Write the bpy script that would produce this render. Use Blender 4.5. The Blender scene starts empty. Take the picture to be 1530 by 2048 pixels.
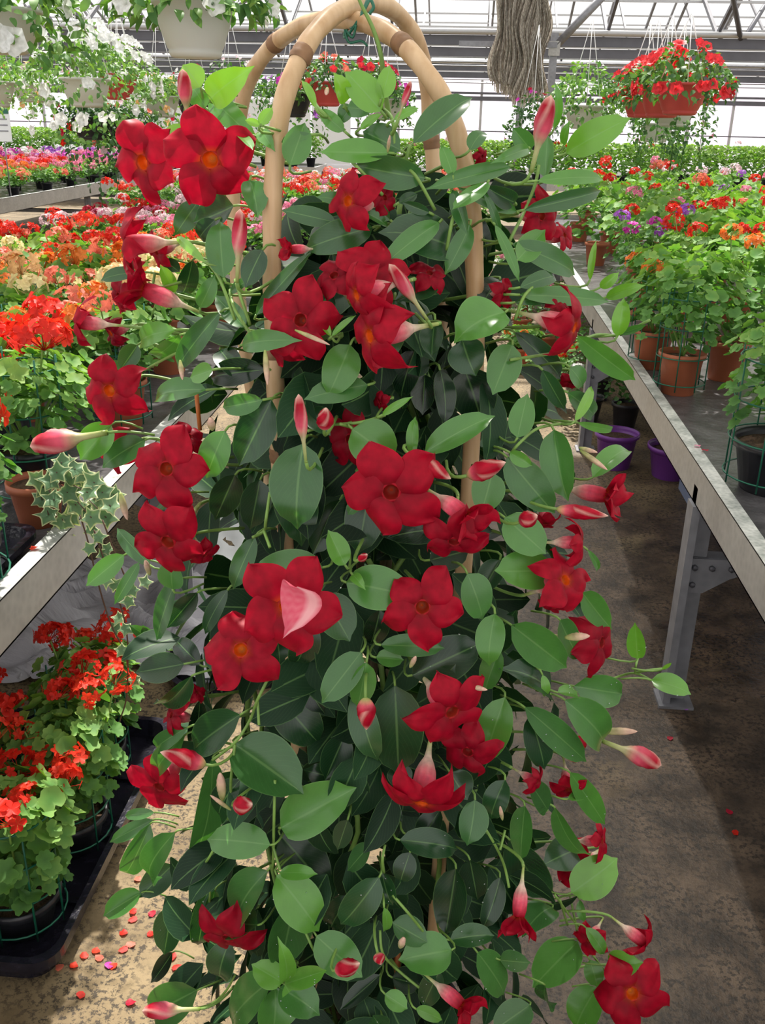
import bpy, math, random
from mathutils import Vector, Matrix
PI = math.pi
V = Vector
rnd = random.Random(7)
scn = bpy.context.scene
COL = scn.collection

# ------------------------------------------------------------------ camera
F = 1900.0; PITCH = math.radians(22.5); YAW = math.radians(4.4); ROLL = math.radians(1.2); H = 1.5
fw = V((-math.sin(YAW)*math.cos(PITCH), math.cos(YAW)*math.cos(PITCH), -math.sin(PITCH)))
r0 = V((math.cos(YAW), math.sin(YAW), 0)); u0 = r0.cross(fw)
rt = r0*math.cos(ROLL) + u0*math.sin(ROLL); up = u0*math.cos(ROLL) - r0*math.sin(ROLL)
CAM = V((0, 0, H))
cd = bpy.data.cameras.new('camera'); cam = bpy.data.objects.new('camera', cd); COL.objects.link(cam)
cam.matrix_world = Matrix(((rt.x, up.x, -fw.x, 0), (rt.y, up.y, -fw.y, 0), (rt.z, up.z, -fw.z, H), (0, 0, 0, 1)))
cd.sensor_fit = 'VERTICAL'; cd.sensor_height = 24.0; cd.lens = F/2048*24.0
cd.clip_start = 0.02; cd.clip_end = 200
scn.camera = cam

# ------------------------------------------------------------------ light
w = bpy.data.worlds.new('sky'); scn.world = w; w.use_nodes = True
bg = w.node_tree.nodes['Background']; bg.inputs[0].default_value = (1.0, 0.99, 0.97, 1); bg.inputs[1].default_value = 1.3
sd = bpy.data.lights.new('sun', 'SUN'); sd.energy = 8.0; sd.angle = math.radians(1.2); sd.color = (1.0, 0.95, 0.86)
sun = bpy.data.objects.new('sun', sd); COL.objects.link(sun)
SUN_EL = math.radians(58); SUN_AZ = math.radians(-6)      # azimuth from +Y, negative = left
sdir = V((math.sin(SUN_AZ)*math.cos(SUN_EL), math.cos(SUN_AZ)*math.cos(SUN_EL), math.sin(SUN_EL)))
sun.rotation_euler = (sdir).to_track_quat('Z', 'Y').to_euler()
sun.location = sdir*30
vs = scn.view_settings; vs.view_transform = 'Standard'; vs.look = 'None'; vs.exposure = 0.1; vs.gamma = 1.0; vs.use_curve_mapping = False

# ------------------------------------------------------------------ pixel helpers
def ray(x, y): return fw + rt*((x-765)/F) - up*((y-1024)/F)
def at_z(x, y, z):
    d = ray(x, y); return CAM + d*((z-H)/d.z)
def at_y(x, y, D):
    d = ray(x, y); return CAM + d*(D/d.y)
def proj(p):
    d = V(p)-CAM; z = d.dot(fw)
    if z < .05: return (-9999, -9999)
    return (765+F*d.dot(rt)/z, 1024-F*d.dot(up)/z)
def pxm(p): return (V(p)-CAM).dot(fw)/F          # metres per pixel there
def visible(p, m=120):
    x, y = proj(p); return -m < x < 1530+m and -m < y < 2048+m

# ------------------------------------------------------------------ materials
def nodes(m):
    m.use_nodes = True; return m.node_tree.nodes, m.node_tree.links
def setp(b, **k):
    for n, v in k.items(): b.inputs[n.replace('_', ' ')].default_value = v
def mat(name, col, rough=.5, metal=0, spec=.5, noise=0, nscale=20, col2=None, bump=0, bscale=60):
    m = bpy.data.materials.new(name); N, L = nodes(m); b = N['Principled BSDF']
    b.inputs['Base Color'].default_value = (*col, 1); b.inputs['Roughness'].default_value = rough
    b.inputs['Metallic'].default_value = metal; b.inputs['Specular IOR Level'].default_value = spec
    tc = N.new('ShaderNodeTexCoord')
    if noise or col2:
        n = N.new('ShaderNodeTexNoise'); n.inputs['Scale'].default_value = nscale; n.inputs['Detail'].default_value = 6
        L.new(tc.outputs['Object'], n.inputs['Vector'])
        r = N.new('ShaderNodeValToRGB'); r.color_ramp.elements[0].position = .5-.25; r.color_ramp.elements[1].position = .5+.25
        c2 = col2 or tuple(min(1, c*(1+noise)) for c in col)
        r.color_ramp.elements[0].color = (*[c*(1-noise) for c in col], 1); r.color_ramp.elements[1].color = (*c2, 1)
        L.new(n.outputs['Fac'], r.inputs[0]); L.new(r.outputs[0], b.inputs['Base Color'])
    if bump:
        n2 = N.new('ShaderNodeTexNoise'); n2.inputs['Scale'].default_value = bscale; n2.inputs['Detail'].default_value = 5
        L.new(tc.outputs['Object'], n2.inputs['Vector'])
        bp = N.new('ShaderNodeBump'); bp.inputs['Strength'].default_value = bump; bp.inputs['Distance'].default_value = .01
        L.new(n2.outputs['Fac'], bp.inputs['Height']); L.new(bp.outputs[0], b.inputs['Normal'])
    return m

def leafmat(name, stops, rough=.35, spec=.5, trans=.35, rib=True, ribcol=(.22, .42, .14), tint=(1.0, 1.15, .35), tr_gain=1.0, ribw=.03):
    """leaf: colour by the 'tone' attribute, pale midrib and edge by UV, light shines through"""
    m = bpy.data.materials.new(name); N, L = nodes(m); b = N['Principled BSDF']
    a = N.new('ShaderNodeAttribute'); a.attribute_name = 'tone'
    r = N.new('ShaderNodeValToRGB'); cr = r.color_ramp
    while len(cr.elements) < len(stops): cr.elements.new(.5)
    for e, (p, c) in zip(cr.elements, stops): e.position = p; e.color = (*c, 1)
    L.new(a.outputs['Fac'], r.inputs[0]); src = r.outputs[0]
    tc = N.new('ShaderNodeTexCoord')
    n = N.new('ShaderNodeTexNoise'); n.inputs['Scale'].default_value = 45; n.inputs['Detail'].default_value = 3
    L.new(tc.outputs['Object'], n.inputs['Vector'])
    hv = N.new('ShaderNodeHueSaturation'); mr = N.new('ShaderNodeMapRange'); mr.inputs[3].default_value = .8; mr.inputs[4].default_value = 1.2
    L.new(n.outputs['Fac'], mr.inputs[0]); L.new(mr.outputs[0], hv.inputs['Value']); L.new(src, hv.inputs['Color']); src = hv.outputs[0]
    if rib:
        uv = N.new('ShaderNodeUVMap'); uv.uv_map = 'UV'; sp = N.new('ShaderNodeSeparateXYZ'); L.new(uv.outputs[0], sp.inputs[0])
        s = N.new('ShaderNodeMath'); s.operation = 'SUBTRACT'; s.inputs[1].default_value = .5; L.new(sp.outputs['X'], s.inputs[0])
        ab = N.new('ShaderNodeMath'); ab.operation = 'ABSOLUTE'; L.new(s.outputs[0], ab.inputs[0])
        m1 = N.new('ShaderNodeMapRange'); m1.inputs[1].default_value = ribw*.4; m1.inputs[2].default_value = ribw; m1.inputs[3].default_value = .38; m1.inputs[4].default_value = 0
        L.new(ab.outputs[0], m1.inputs[0])
        m2 = N.new('ShaderNodeMapRange'); m2.inputs[1].default_value = .475; m2.inputs[2].default_value = .5; m2.inputs[3].default_value = 0; m2.inputs[4].default_value = .4
        L.new(ab.outputs[0], m2.inputs[0])
        mx = N.new('ShaderNodeMath'); mx.operation = 'MAXIMUM'; L.new(m1.outputs[0], mx.inputs[0]); L.new(m2.outputs[0], mx.inputs[1])
        # side veins
        wv = N.new('ShaderNodeMath'); wv.operation = 'MULTIPLY_ADD'; wv.inputs[1].default_value = -.9
        L.new(ab.outputs[0], wv.inputs[0]); L.new(sp.outputs['Y'], wv.inputs[2])
        fr = N.new('ShaderNodeMath'); fr.operation = 'PINGPONG'; fr.inputs[1].default_value = .045; L.new(wv.outputs[0], fr.inputs[0])
        m3 = N.new('ShaderNodeMapRange'); m3.inputs[1].default_value = 0; m3.inputs[2].default_value = .008; m3.inputs[3].default_value = .06; m3.inputs[4].default_value = 0
        L.new(fr.outputs[0], m3.inputs[0])
        mx2 = N.new('ShaderNodeMath'); mx2.operation = 'MAXIMUM'; L.new(mx.outputs[0], mx2.inputs[0]); L.new(m3.outputs[0], mx2.inputs[1])
        mc = N.new('ShaderNodeMixRGB'); mc.inputs[2].default_value = (*ribcol, 1); L.new(mx2.outputs[0], mc.inputs[0]); L.new(src, mc.inputs[1]); src = mc.outputs[0]
    L.new(src, b.inputs['Base Color']); b.inputs['Roughness'].default_value = rough; b.inputs['Specular IOR Level'].default_value = spec
    t = N.new('ShaderNodeBsdfTranslucent'); mt = N.new('ShaderNodeMixRGB'); mt.blend_type = 'MULTIPLY'; mt.inputs[0].default_value = 1
    mt.inputs[2].default_value = (tint[0]*tr_gain, tint[1]*tr_gain, tint[2]*tr_gain, 1); L.new(src, mt.inputs[1]); L.new(mt.outputs[0], t.inputs[0])
    ms = N.new('ShaderNodeMixShader'); ms.inputs[0].default_value = trans; L.new(b.outputs[0], ms.inputs[1]); L.new(t.outputs[0], ms.inputs[2])
    L.new(ms.outputs[0], N['Material Output'].inputs[0])
    return m

def colmat(name, rough=.45, trans=.3, sheen=0):
    """petals: colour from the 'Col' attribute"""
    m = bpy.data.materials.new(name); N, L = nodes(m); b = N['Principled BSDF']
    a = N.new('ShaderNodeAttribute'); a.attribute_name = 'Col'
    tc = N.new('ShaderNodeTexCoord'); n = N.new('ShaderNodeTexNoise'); n.inputs['Scale'].default_value = 3.5; n.inputs['Detail'].default_value = 4; L.new(tc.outputs['Object'], n.inputs['Vector'])
    mr = N.new('ShaderNodeMapRange'); mr.inputs[1].default_value = .3; mr.inputs[2].default_value = .7; mr.inputs[3].default_value = .72; mr.inputs[4].default_value = 1.22; L.new(n.outputs['Fac'], mr.inputs[0])
    hs_ = N.new('ShaderNodeHueSaturation'); L.new(mr.outputs[0], hs_.inputs['Value']); L.new(a.outputs['Color'], hs_.inputs['Color'])
    L.new(hs_.outputs[0], b.inputs['Base Color']); b.inputs['Roughness'].default_value = rough; b.inputs['Specular IOR Level'].default_value = .16
    t = N.new('ShaderNodeBsdfTranslucent'); L.new(hs_.outputs[0], t.inputs[0])
    ms = N.new('ShaderNodeMixShader'); ms.inputs[0].default_value = trans; L.new(b.outputs[0], ms.inputs[1]); L.new(t.outputs[0], ms.inputs[2])
    L.new(ms.outputs[0], N['Material Output'].inputs[0]); return m
def petalmat(name, col, rough=.5, trans=.35, var=.25):
    m = bpy.data.materials.new(name); N, L = nodes(m); b = N['Principled BSDF']
    tc = N.new('ShaderNodeTexCoord'); n = N.new('ShaderNodeTexNoise'); n.inputs['Scale'].default_value = 60; L.new(tc.outputs['Object'], n.inputs['Vector'])
    r = N.new('ShaderNodeValToRGB'); r.color_ramp.elements[0].position = .3; r.color_ramp.elements[1].position = .7
    r.color_ramp.elements[0].color = (*[c*(1-var) for c in col], 1); r.color_ramp.elements[1].color = (*[min(1, c*(1+var)) for c in col], 1)
    L.new(n.outputs['Fac'], r.inputs[0]); L.new(r.outputs[0], b.inputs['Base Color']); b.inputs['Roughness'].default_value = rough; b.inputs['Specular IOR Level'].default_value = .3
    t = N.new('ShaderNodeBsdfTranslucent'); L.new(r.outputs[0], t.inputs[0])
    ms = N.new('ShaderNodeMixShader'); ms.inputs[0].default_value = trans; L.new(b.outputs[0], ms.inputs[1]); L.new(t.outputs[0], ms.inputs[2])
    L.new(ms.outputs[0], N['Material Output'].inputs[0]); return m

M = {}
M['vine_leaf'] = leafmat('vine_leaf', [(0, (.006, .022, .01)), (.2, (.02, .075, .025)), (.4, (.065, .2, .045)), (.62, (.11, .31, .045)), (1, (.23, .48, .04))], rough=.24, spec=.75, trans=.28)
M['shaded_leaf'] = leafmat('shaded_inner_vine_leaf', [(0, (.006, .022, .01)), (.2, (.018, .07, .024)), (1, (.03, .12, .04))], rough=.5, spec=.25, trans=.2)  # inner vine leaves, colour darkened to paint the shade inside the crown
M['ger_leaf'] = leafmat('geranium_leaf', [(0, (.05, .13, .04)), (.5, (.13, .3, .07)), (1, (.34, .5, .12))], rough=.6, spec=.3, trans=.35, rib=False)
M['dark_leaf'] = leafmat('fine_leaf', [(0, (.04, .1, .04)), (.5, (.09, .22, .06)), (1, (.25, .42, .12))], rough=.5, spec=.3, trans=.3, rib=False)
M['ivy_leaf'] = leafmat('ivy_leaf', [(0, (.1, .2, .1)), (.5, (.18, .3, .15)), (1, (.72, .74, .42))], rough=.4, spec=.4, trans=.25, rib=False)
M['petal'] = colmat('mandevilla_petal')
M['bud'] = colmat('mandevilla_bud', rough=.35, trans=.12)
M['stem'] = mat('green_stem', (.17, .3, .06), .5, noise=.3, nscale=40)
M['woody'] = mat('woody_stem', (.16, .12, .06), .7, noise=.3, nscale=60)
M['brown_vine'] = mat('ivy_runner', (.1, .05, .03), .6)
M['terracotta'] = mat('terracotta', (.42, .12, .055), .55, noise=.15, nscale=12)
M['blackpot'] = mat('black_plastic', (.02, .02, .026), .35, noise=.3, nscale=30)
M['tray'] = mat('tray_plastic', (.014, .013, .022), .2, noise=.4, nscale=60, bump=.15, bscale=90)
M['redpot'] = mat('red_plastic', (.5, .06, .055), .45, noise=.12, nscale=10)
M['whitepot'] = mat('white_plastic', (.62, .61, .57), .45, noise=.04, nscale=5)
M['purple'] = mat('purple_plastic', (.2, .05, .32), .4)
M['bluegrey'] = mat('blue_grey_plastic', (.2, .24, .36), .5)
M['soil'] = mat('soil', (.05, .028, .018), .95, col2=(.16, .09, .05), nscale=90, noise=.2, bump=1, bscale=120)
M['cage'] = mat('green_wire', (.01, .13, .075), .35)
M['strap'] = mat('white_strap', (.8, .8, .8), .4)
M['wire'] = mat('steel_wire', (.45, .45, .47), .35, metal=.6)

def galv(name, c1, c2, metal=.35, rough=.42, sc=9):
    m = bpy.data.materials.new(name); N, L = nodes(m); b = N['Principled BSDF']
    tc = N.new('ShaderNodeTexCoord')
    v = N.new('ShaderNodeTexVoronoi'); v.inputs['Scale'].default_value = sc*6; L.new(tc.outputs['Object'], v.inputs['Vector'])
    n = N.new('ShaderNodeTexNoise'); n.inputs['Scale'].default_value = sc; n.inputs['Detail'].default_value = 8; L.new(tc.outputs['Object'], n.inputs['Vector'])
    mx = N.new('ShaderNodeMixRGB'); mx.inputs[0].default_value = .25; L.new(n.outputs['Fac'], mx.inputs[1]); L.new(v.outputs['Distance'], mx.inputs[2])
    r = N.new('ShaderNodeValToRGB'); r.color_ramp.elements[0].position = .3; r.color_ramp.elements[1].position = .65
    r.color_ramp.elements[0].color = (*c1, 1); r.color_ramp.elements[1].color = (*c2, 1); L.new(mx.outputs[0], r.inputs[0])
    L.new(r.outputs[0], b.inputs['Base Color']); b.inputs['Metallic'].default_value = metal
    rr = N.new('ShaderNodeMapRange'); rr.inputs[3].default_value = rough-.1; rr.inputs[4].default_value = rough+.15; L.new(n.outputs['Fac'], rr.inputs[0]); L.new(rr.outputs[0], b.inputs['Roughness'])
    return m
M['galv'] = galv('galvanised_steel', (.33, .32, .31), (.46, .45, .43))
M['galv_lip'] = galv('weathered_galvanised_lip', (.26, .28, .27), (.62, .62, .6), sc=16)
M['steel'] = galv('grey_steel', (.2, .2, .22), (.3, .3, .33), sc=6)
M['dark_steel'] = mat('dark_roof_steel', (.12, .12, .14), .5, metal=.3, noise=.2, nscale=4)
M['light_steel'] = mat('light_roof_tube', (.45, .45, .46), .4, metal=.4)
M['bed'] = mat('wet_bench_sheet', (.085, .08, .085), .3, noise=.5, nscale=14, bump=.3, bscale=50)
M['white_panel'] = mat('white_panel', (.8, .82, .84), .5)

def glassmat(name, tint=(1, 1, 1), g=.08, diff=0, dcol=(.8, .8, .8)):
    m = bpy.data.materials.new(name); N, L = nodes(m); N.remove(N['Principled BSDF'])
    t = N.new('ShaderNodeBsdfTransparent'); t.inputs[0].default_value = (*tint, 1)
    gl = N.new('ShaderNodeBsdfGlossy'); gl.inputs['Roughness'].default_value = .08
    ms = N.new('ShaderNodeMixShader'); ms.inputs[0].default_value = g; L.new(t.outputs[0], ms.inputs[1]); L.new(gl.outputs[0], ms.inputs[2]); o = ms.outputs[0]
    if diff:
        d = N.new('ShaderNodeBsdfTranslucent'); d.inputs[0].default_value = (*dcol, 1)
        n = N.new('ShaderNodeTexNoise'); n.inputs['Scale'].default_value = .9; tc = N.new('ShaderNodeTexCoord'); L.new(tc.outputs['Object'], n.inputs['Vector'])
        mr = N.new('ShaderNodeMapRange'); mr.inputs[1].default_value = .4; mr.inputs[2].default_value = .6; mr.inputs[3].default_value = diff*.3; mr.inputs[4].default_value = diff
        L.new(n.outputs['Fac'], mr.inputs[0])
        m2 = N.new('ShaderNodeMixShader'); L.new(mr.outputs[0], m2.inputs[0]); L.new(o, m2.inputs[1]); L.new(d.outputs[0], m2.inputs[2]); o = m2.outputs[0]
    L.new(o, N['Material Output'].inputs[0]); return m
M['glass'] = glassmat('roof_glass', g=.04)
M['wallglass'] = glassmat('misted_wall_glass', tint=(.97, .96, 1), g=.1, diff=.55, dcol=(.62, .56, .62))

def bamboo():
    m = bpy.data.materials.new('bamboo'); N, L = nodes(m); b = N['Principled BSDF']
    tc = N.new('ShaderNodeTexCoord'); mp = N.new('ShaderNodeMapping'); mp.inputs['Scale'].default_value = (60, 60, 6); L.new(tc.outputs['Object'], mp.inputs[0])
    n = N.new('ShaderNodeTexNoise'); n.inputs['Scale'].default_value = 1; n.inputs['Detail'].default_value = 5; L.new(mp.outputs[0], n.inputs['Vector'])
    r = N.new('ShaderNodeValToRGB'); r.color_ramp.elements[0].position = .3; r.color_ramp.elements[1].position = .7
    r.color_ramp.elements[0].color = (.46, .27, .13, 1); r.color_ramp.elements[1].color = (.68, .47, .28, 1)
    L.new(n.outputs['Fac'], r.inputs[0]); L.new(r.outputs[0], b.inputs['Base Color']); b.inputs['Roughness'].default_value = .4
    return m
M['bamboo'] = bamboo()
M['bamboo_node'] = mat('bamboo_node', (.22, .11, .05), .6, noise=.3, nscale=80)
M['orange_cane'] = mat('orange_cane', (.6, .17, .04), .5)

def floormat():
    m = bpy.data.materials.new('stained_concrete'); N, L = nodes(m); b = N['Principled BSDF']
    tc = N.new('ShaderNodeTexCoord')
    def noise(s, d=6, rough=.6):
        n = N.new('ShaderNodeTexNoise'); n.inputs['Scale'].default_value = s; n.inputs['Detail'].default_value = d; n.inputs['Roughness'].default_value = rough
        L.new(tc.outputs['Object'], n.inputs['Vector']); return n
    def ramp(src, p0, p1, c0, c1):
        r = N.new('ShaderNodeValToRGB'); r.color_ramp.elements[0].position = p0; r.color_ramp.elements[1].position = p1
        r.color_ramp.elements[0].color = (*c0, 1); r.color_ramp.elements[1].color = (*c1, 1); L.new(src, r.inputs[0]); return r
    base = ramp(noise(5).outputs['Fac'], .35, .65, (.14, .095, .045), (.28, .205, .11))
    # wet brown stains; their darkening at right also paints that side's shade
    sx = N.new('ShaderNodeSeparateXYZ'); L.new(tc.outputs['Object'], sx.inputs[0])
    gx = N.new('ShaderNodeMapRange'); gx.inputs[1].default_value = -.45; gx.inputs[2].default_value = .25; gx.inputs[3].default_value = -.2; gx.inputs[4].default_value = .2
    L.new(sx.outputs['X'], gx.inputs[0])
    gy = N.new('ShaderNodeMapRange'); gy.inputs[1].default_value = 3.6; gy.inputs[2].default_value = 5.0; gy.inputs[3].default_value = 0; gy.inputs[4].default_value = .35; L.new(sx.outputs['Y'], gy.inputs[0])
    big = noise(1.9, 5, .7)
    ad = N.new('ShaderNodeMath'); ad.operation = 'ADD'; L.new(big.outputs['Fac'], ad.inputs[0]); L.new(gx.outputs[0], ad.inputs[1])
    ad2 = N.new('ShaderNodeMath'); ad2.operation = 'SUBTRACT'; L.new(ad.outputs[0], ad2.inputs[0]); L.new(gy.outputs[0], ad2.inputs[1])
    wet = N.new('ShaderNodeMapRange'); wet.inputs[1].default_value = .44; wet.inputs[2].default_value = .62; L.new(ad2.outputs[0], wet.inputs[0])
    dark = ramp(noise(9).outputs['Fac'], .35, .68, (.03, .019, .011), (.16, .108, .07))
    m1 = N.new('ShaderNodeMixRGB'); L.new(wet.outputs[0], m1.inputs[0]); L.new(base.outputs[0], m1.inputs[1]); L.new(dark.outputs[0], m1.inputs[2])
    # gritty specks
    sp = noise(75, 4, .75); s1 = N.new('ShaderNodeMapRange'); s1.inputs[1].default_value = .5; s1.inputs[2].default_value = .56; s1.inputs[4].default_value = .85; L.new(sp.outputs['Fac'], s1.inputs[0])
    cl = noise(7, 3); s2 = N.new('ShaderNodeMapRange'); s2.inputs[1].default_value = .3; s2.inputs[2].default_value = .5; L.new(cl.outputs['Fac'], s2.inputs[0])
    mu = N.new('ShaderNodeMath'); mu.operation = 'MULTIPLY'; L.new(s1.outputs[0], mu.inputs[0]); L.new(s2.outputs[0], mu.inputs[1])
    m2 = N.new('ShaderNodeMixRGB'); m2.inputs[2].default_value = (.018, .012, .008, 1); L.new(mu.outputs[0], m2.inputs[0]); L.new(m1.outputs[0], m2.inputs[1])
    L.new(m2.outputs[0], b.inputs['Base Color'])
    # puddles: round patches of standing water under the right bench
    vd = N.new('ShaderNodeVectorMath'); vd.operation = 'DISTANCE'; vd.inputs[1].default_value = (.92, 2.62, 0); L.new(tc.outputs['Object'], vd.inputs[0])
    pn = noise(11, 4)
    pa = N.new('ShaderNodeMath'); pa.operation = 'MULTIPLY_ADD'; pa.inputs[1].default_value = .8; L.new(pn.outputs['Fac'], pa.inputs[0]); L.new(vd.outputs['Value'], pa.inputs[2])
    pud = N.new('ShaderNodeMapRange'); pud.inputs[1].default_value = .66; pud.inputs[2].default_value = .6; L.new(pa.outputs[0], pud.inputs[0])
    rw = N.new('ShaderNodeMapRange'); rw.inputs[3].default_value = .75; rw.inputs[4].default_value = .42; L.new(wet.outputs[0], rw.inputs[0])
    rm = N.new('ShaderNodeMixRGB'); rm.inputs[2].default_value = (.06, .06, .06, 1); L.new(pud.outputs[0], rm.inputs[0]); L.new(rw.outputs[0], rm.inputs[1])
    L.new(rm.outputs[0], b.inputs['Roughness'])
    bp = N.new('ShaderNodeBump'); bp.inputs['Strength'].default_value = .5; bp.inputs['Distance'].default_value = .006; L.new(noise(60, 6, .7).outputs['Fac'], bp.inputs['Height']); L.new(bp.outputs[0], b.inputs['Normal'])
    return m
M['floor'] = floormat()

def filmmat():
    m = bpy.data.materials.new('plastic_film'); N, L = nodes(m); b = N['Principled BSDF']
    setp(b, Base_Color=(.62, .6, .66, 1), Roughness=.3)
    tc = N.new('ShaderNodeTexCoord'); mp = N.new('ShaderNodeMapping'); mp.inputs['Scale'].default_value = (5, 40, 5); mp.inputs['Rotation'].default_value = (0, 0, .15); L.new(tc.outputs['Object'], mp.inputs[0])
    n = N.new('ShaderNodeTexNoise'); n.inputs['Scale'].default_value = 1.6; n.inputs['Detail'].default_value = 6; L.new(mp.outputs[0], n.inputs['Vector'])
    bp = N.new('ShaderNodeBump'); bp.inputs['Strength'].default_value = 1; bp.inputs['Distance'].default_value = .02; L.new(n.outputs['Fac'], bp.inputs['Height']); L.new(bp.outputs[0], b.inputs['Normal'])
    t = N.new('ShaderNodeBsdfTransparent'); ms = N.new('ShaderNodeMixShader'); ms.inputs[0].default_value = .15; L.new(b.outputs[0], ms.inputs[1]); L.new(t.outputs[0], ms.inputs[2]); L.new(ms.outputs[0], N['Material Output'].inputs[0]); return m
M['film'] = filmmat()

def clothmat():
    m = bpy.data.materials.new('pleated_shade_cloth'); N, L = nodes(m); b = N['Principled BSDF']
    tc = N.new('ShaderNodeTexCoord'); wv = N.new('ShaderNodeTexWave'); wv.bands_direction = 'X'; wv.inputs['Scale'].default_value = 22; wv.inputs['Distortion'].default_value = 6; wv.inputs['Detail'].default_value = 3; wv.inputs['Detail Scale'].default_value = 1.5
    L.new(tc.outputs['Object'], wv.inputs['Vector'])
    r = N.new('ShaderNodeValToRGB'); r.color_ramp.elements[0].position = .3; r.color_ramp.elements[1].position = .9
    r.color_ramp.elements[0].color = (.3, .25, .2, 1); r.color_ramp.elements[1].color = (.75, .69, .6, 1); L.new(wv.outputs['Fac'], r.inputs[0]); L.new(r.outputs[0], b.inputs['Base Color'])
    b.inputs['Roughness'].default_value = .6
    t = N.new('ShaderNodeBsdfTranslucent'); L.new(r.outputs[0], t.inputs[0]); ms = N.new('ShaderNodeMixShader'); ms.inputs[0].default_value = .25
    L.new(b.outputs[0], ms.inputs[1]); L.new(t.outputs[0], ms.inputs[2]); L.new(ms.outputs[0], N['Material Output'].inputs[0]); return m
M['cloth'] = clothmat()
m = bpy.data.materials.new('added_shade_screen'); N, L = nodes(m); b = N['Principled BSDF']; setp(b, Base_Color=(.6, .6, .6, 1), Roughness=.8)  # cloth of the overhead screens added to block light
t = N.new('ShaderNodeBsdfTransparent'); ms = N.new('ShaderNodeMixShader'); ms.inputs[0].default_value = .1; tl = N.new('ShaderNodeBsdfTranslucent'); tl.inputs[0].default_value = (.85, .88, .85, 1); m3_ = N.new('ShaderNodeMixShader'); m3_.inputs[0].default_value = .4; L.new(b.outputs[0], m3_.inputs[1]); L.new(tl.outputs[0], m3_.inputs[2]); L.new(m3_.outputs[0], ms.inputs[1]); L.new(t.outputs[0], ms.inputs[2]); L.new(ms.outputs[0], N['Material Output'].inputs[0]); M['screen'] = m
for k, c in dict(red=(.72, .025, .012), scarlet=(.8, .05, .02), orange=(.85, .22, .04), peach=(.9, .5, .22), crimson=(.5, .01, .04), pink=(.8, .25, .4), pale_pink=(.85, .6, .66), magenta=(.6, .05, .42), violet=(.42, .12, .6), white=(.85, .86, .82), petunia_red=(.75, .04, .05), cream=(.95, .74, .4), coral=(.85, .2, .13)).items():
    M['f_'+k] = petalmat(k+'_petal', c)
M['drop'] = glassmat('water_drop', tint=(.9, 1, .92), g=.25)

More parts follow.
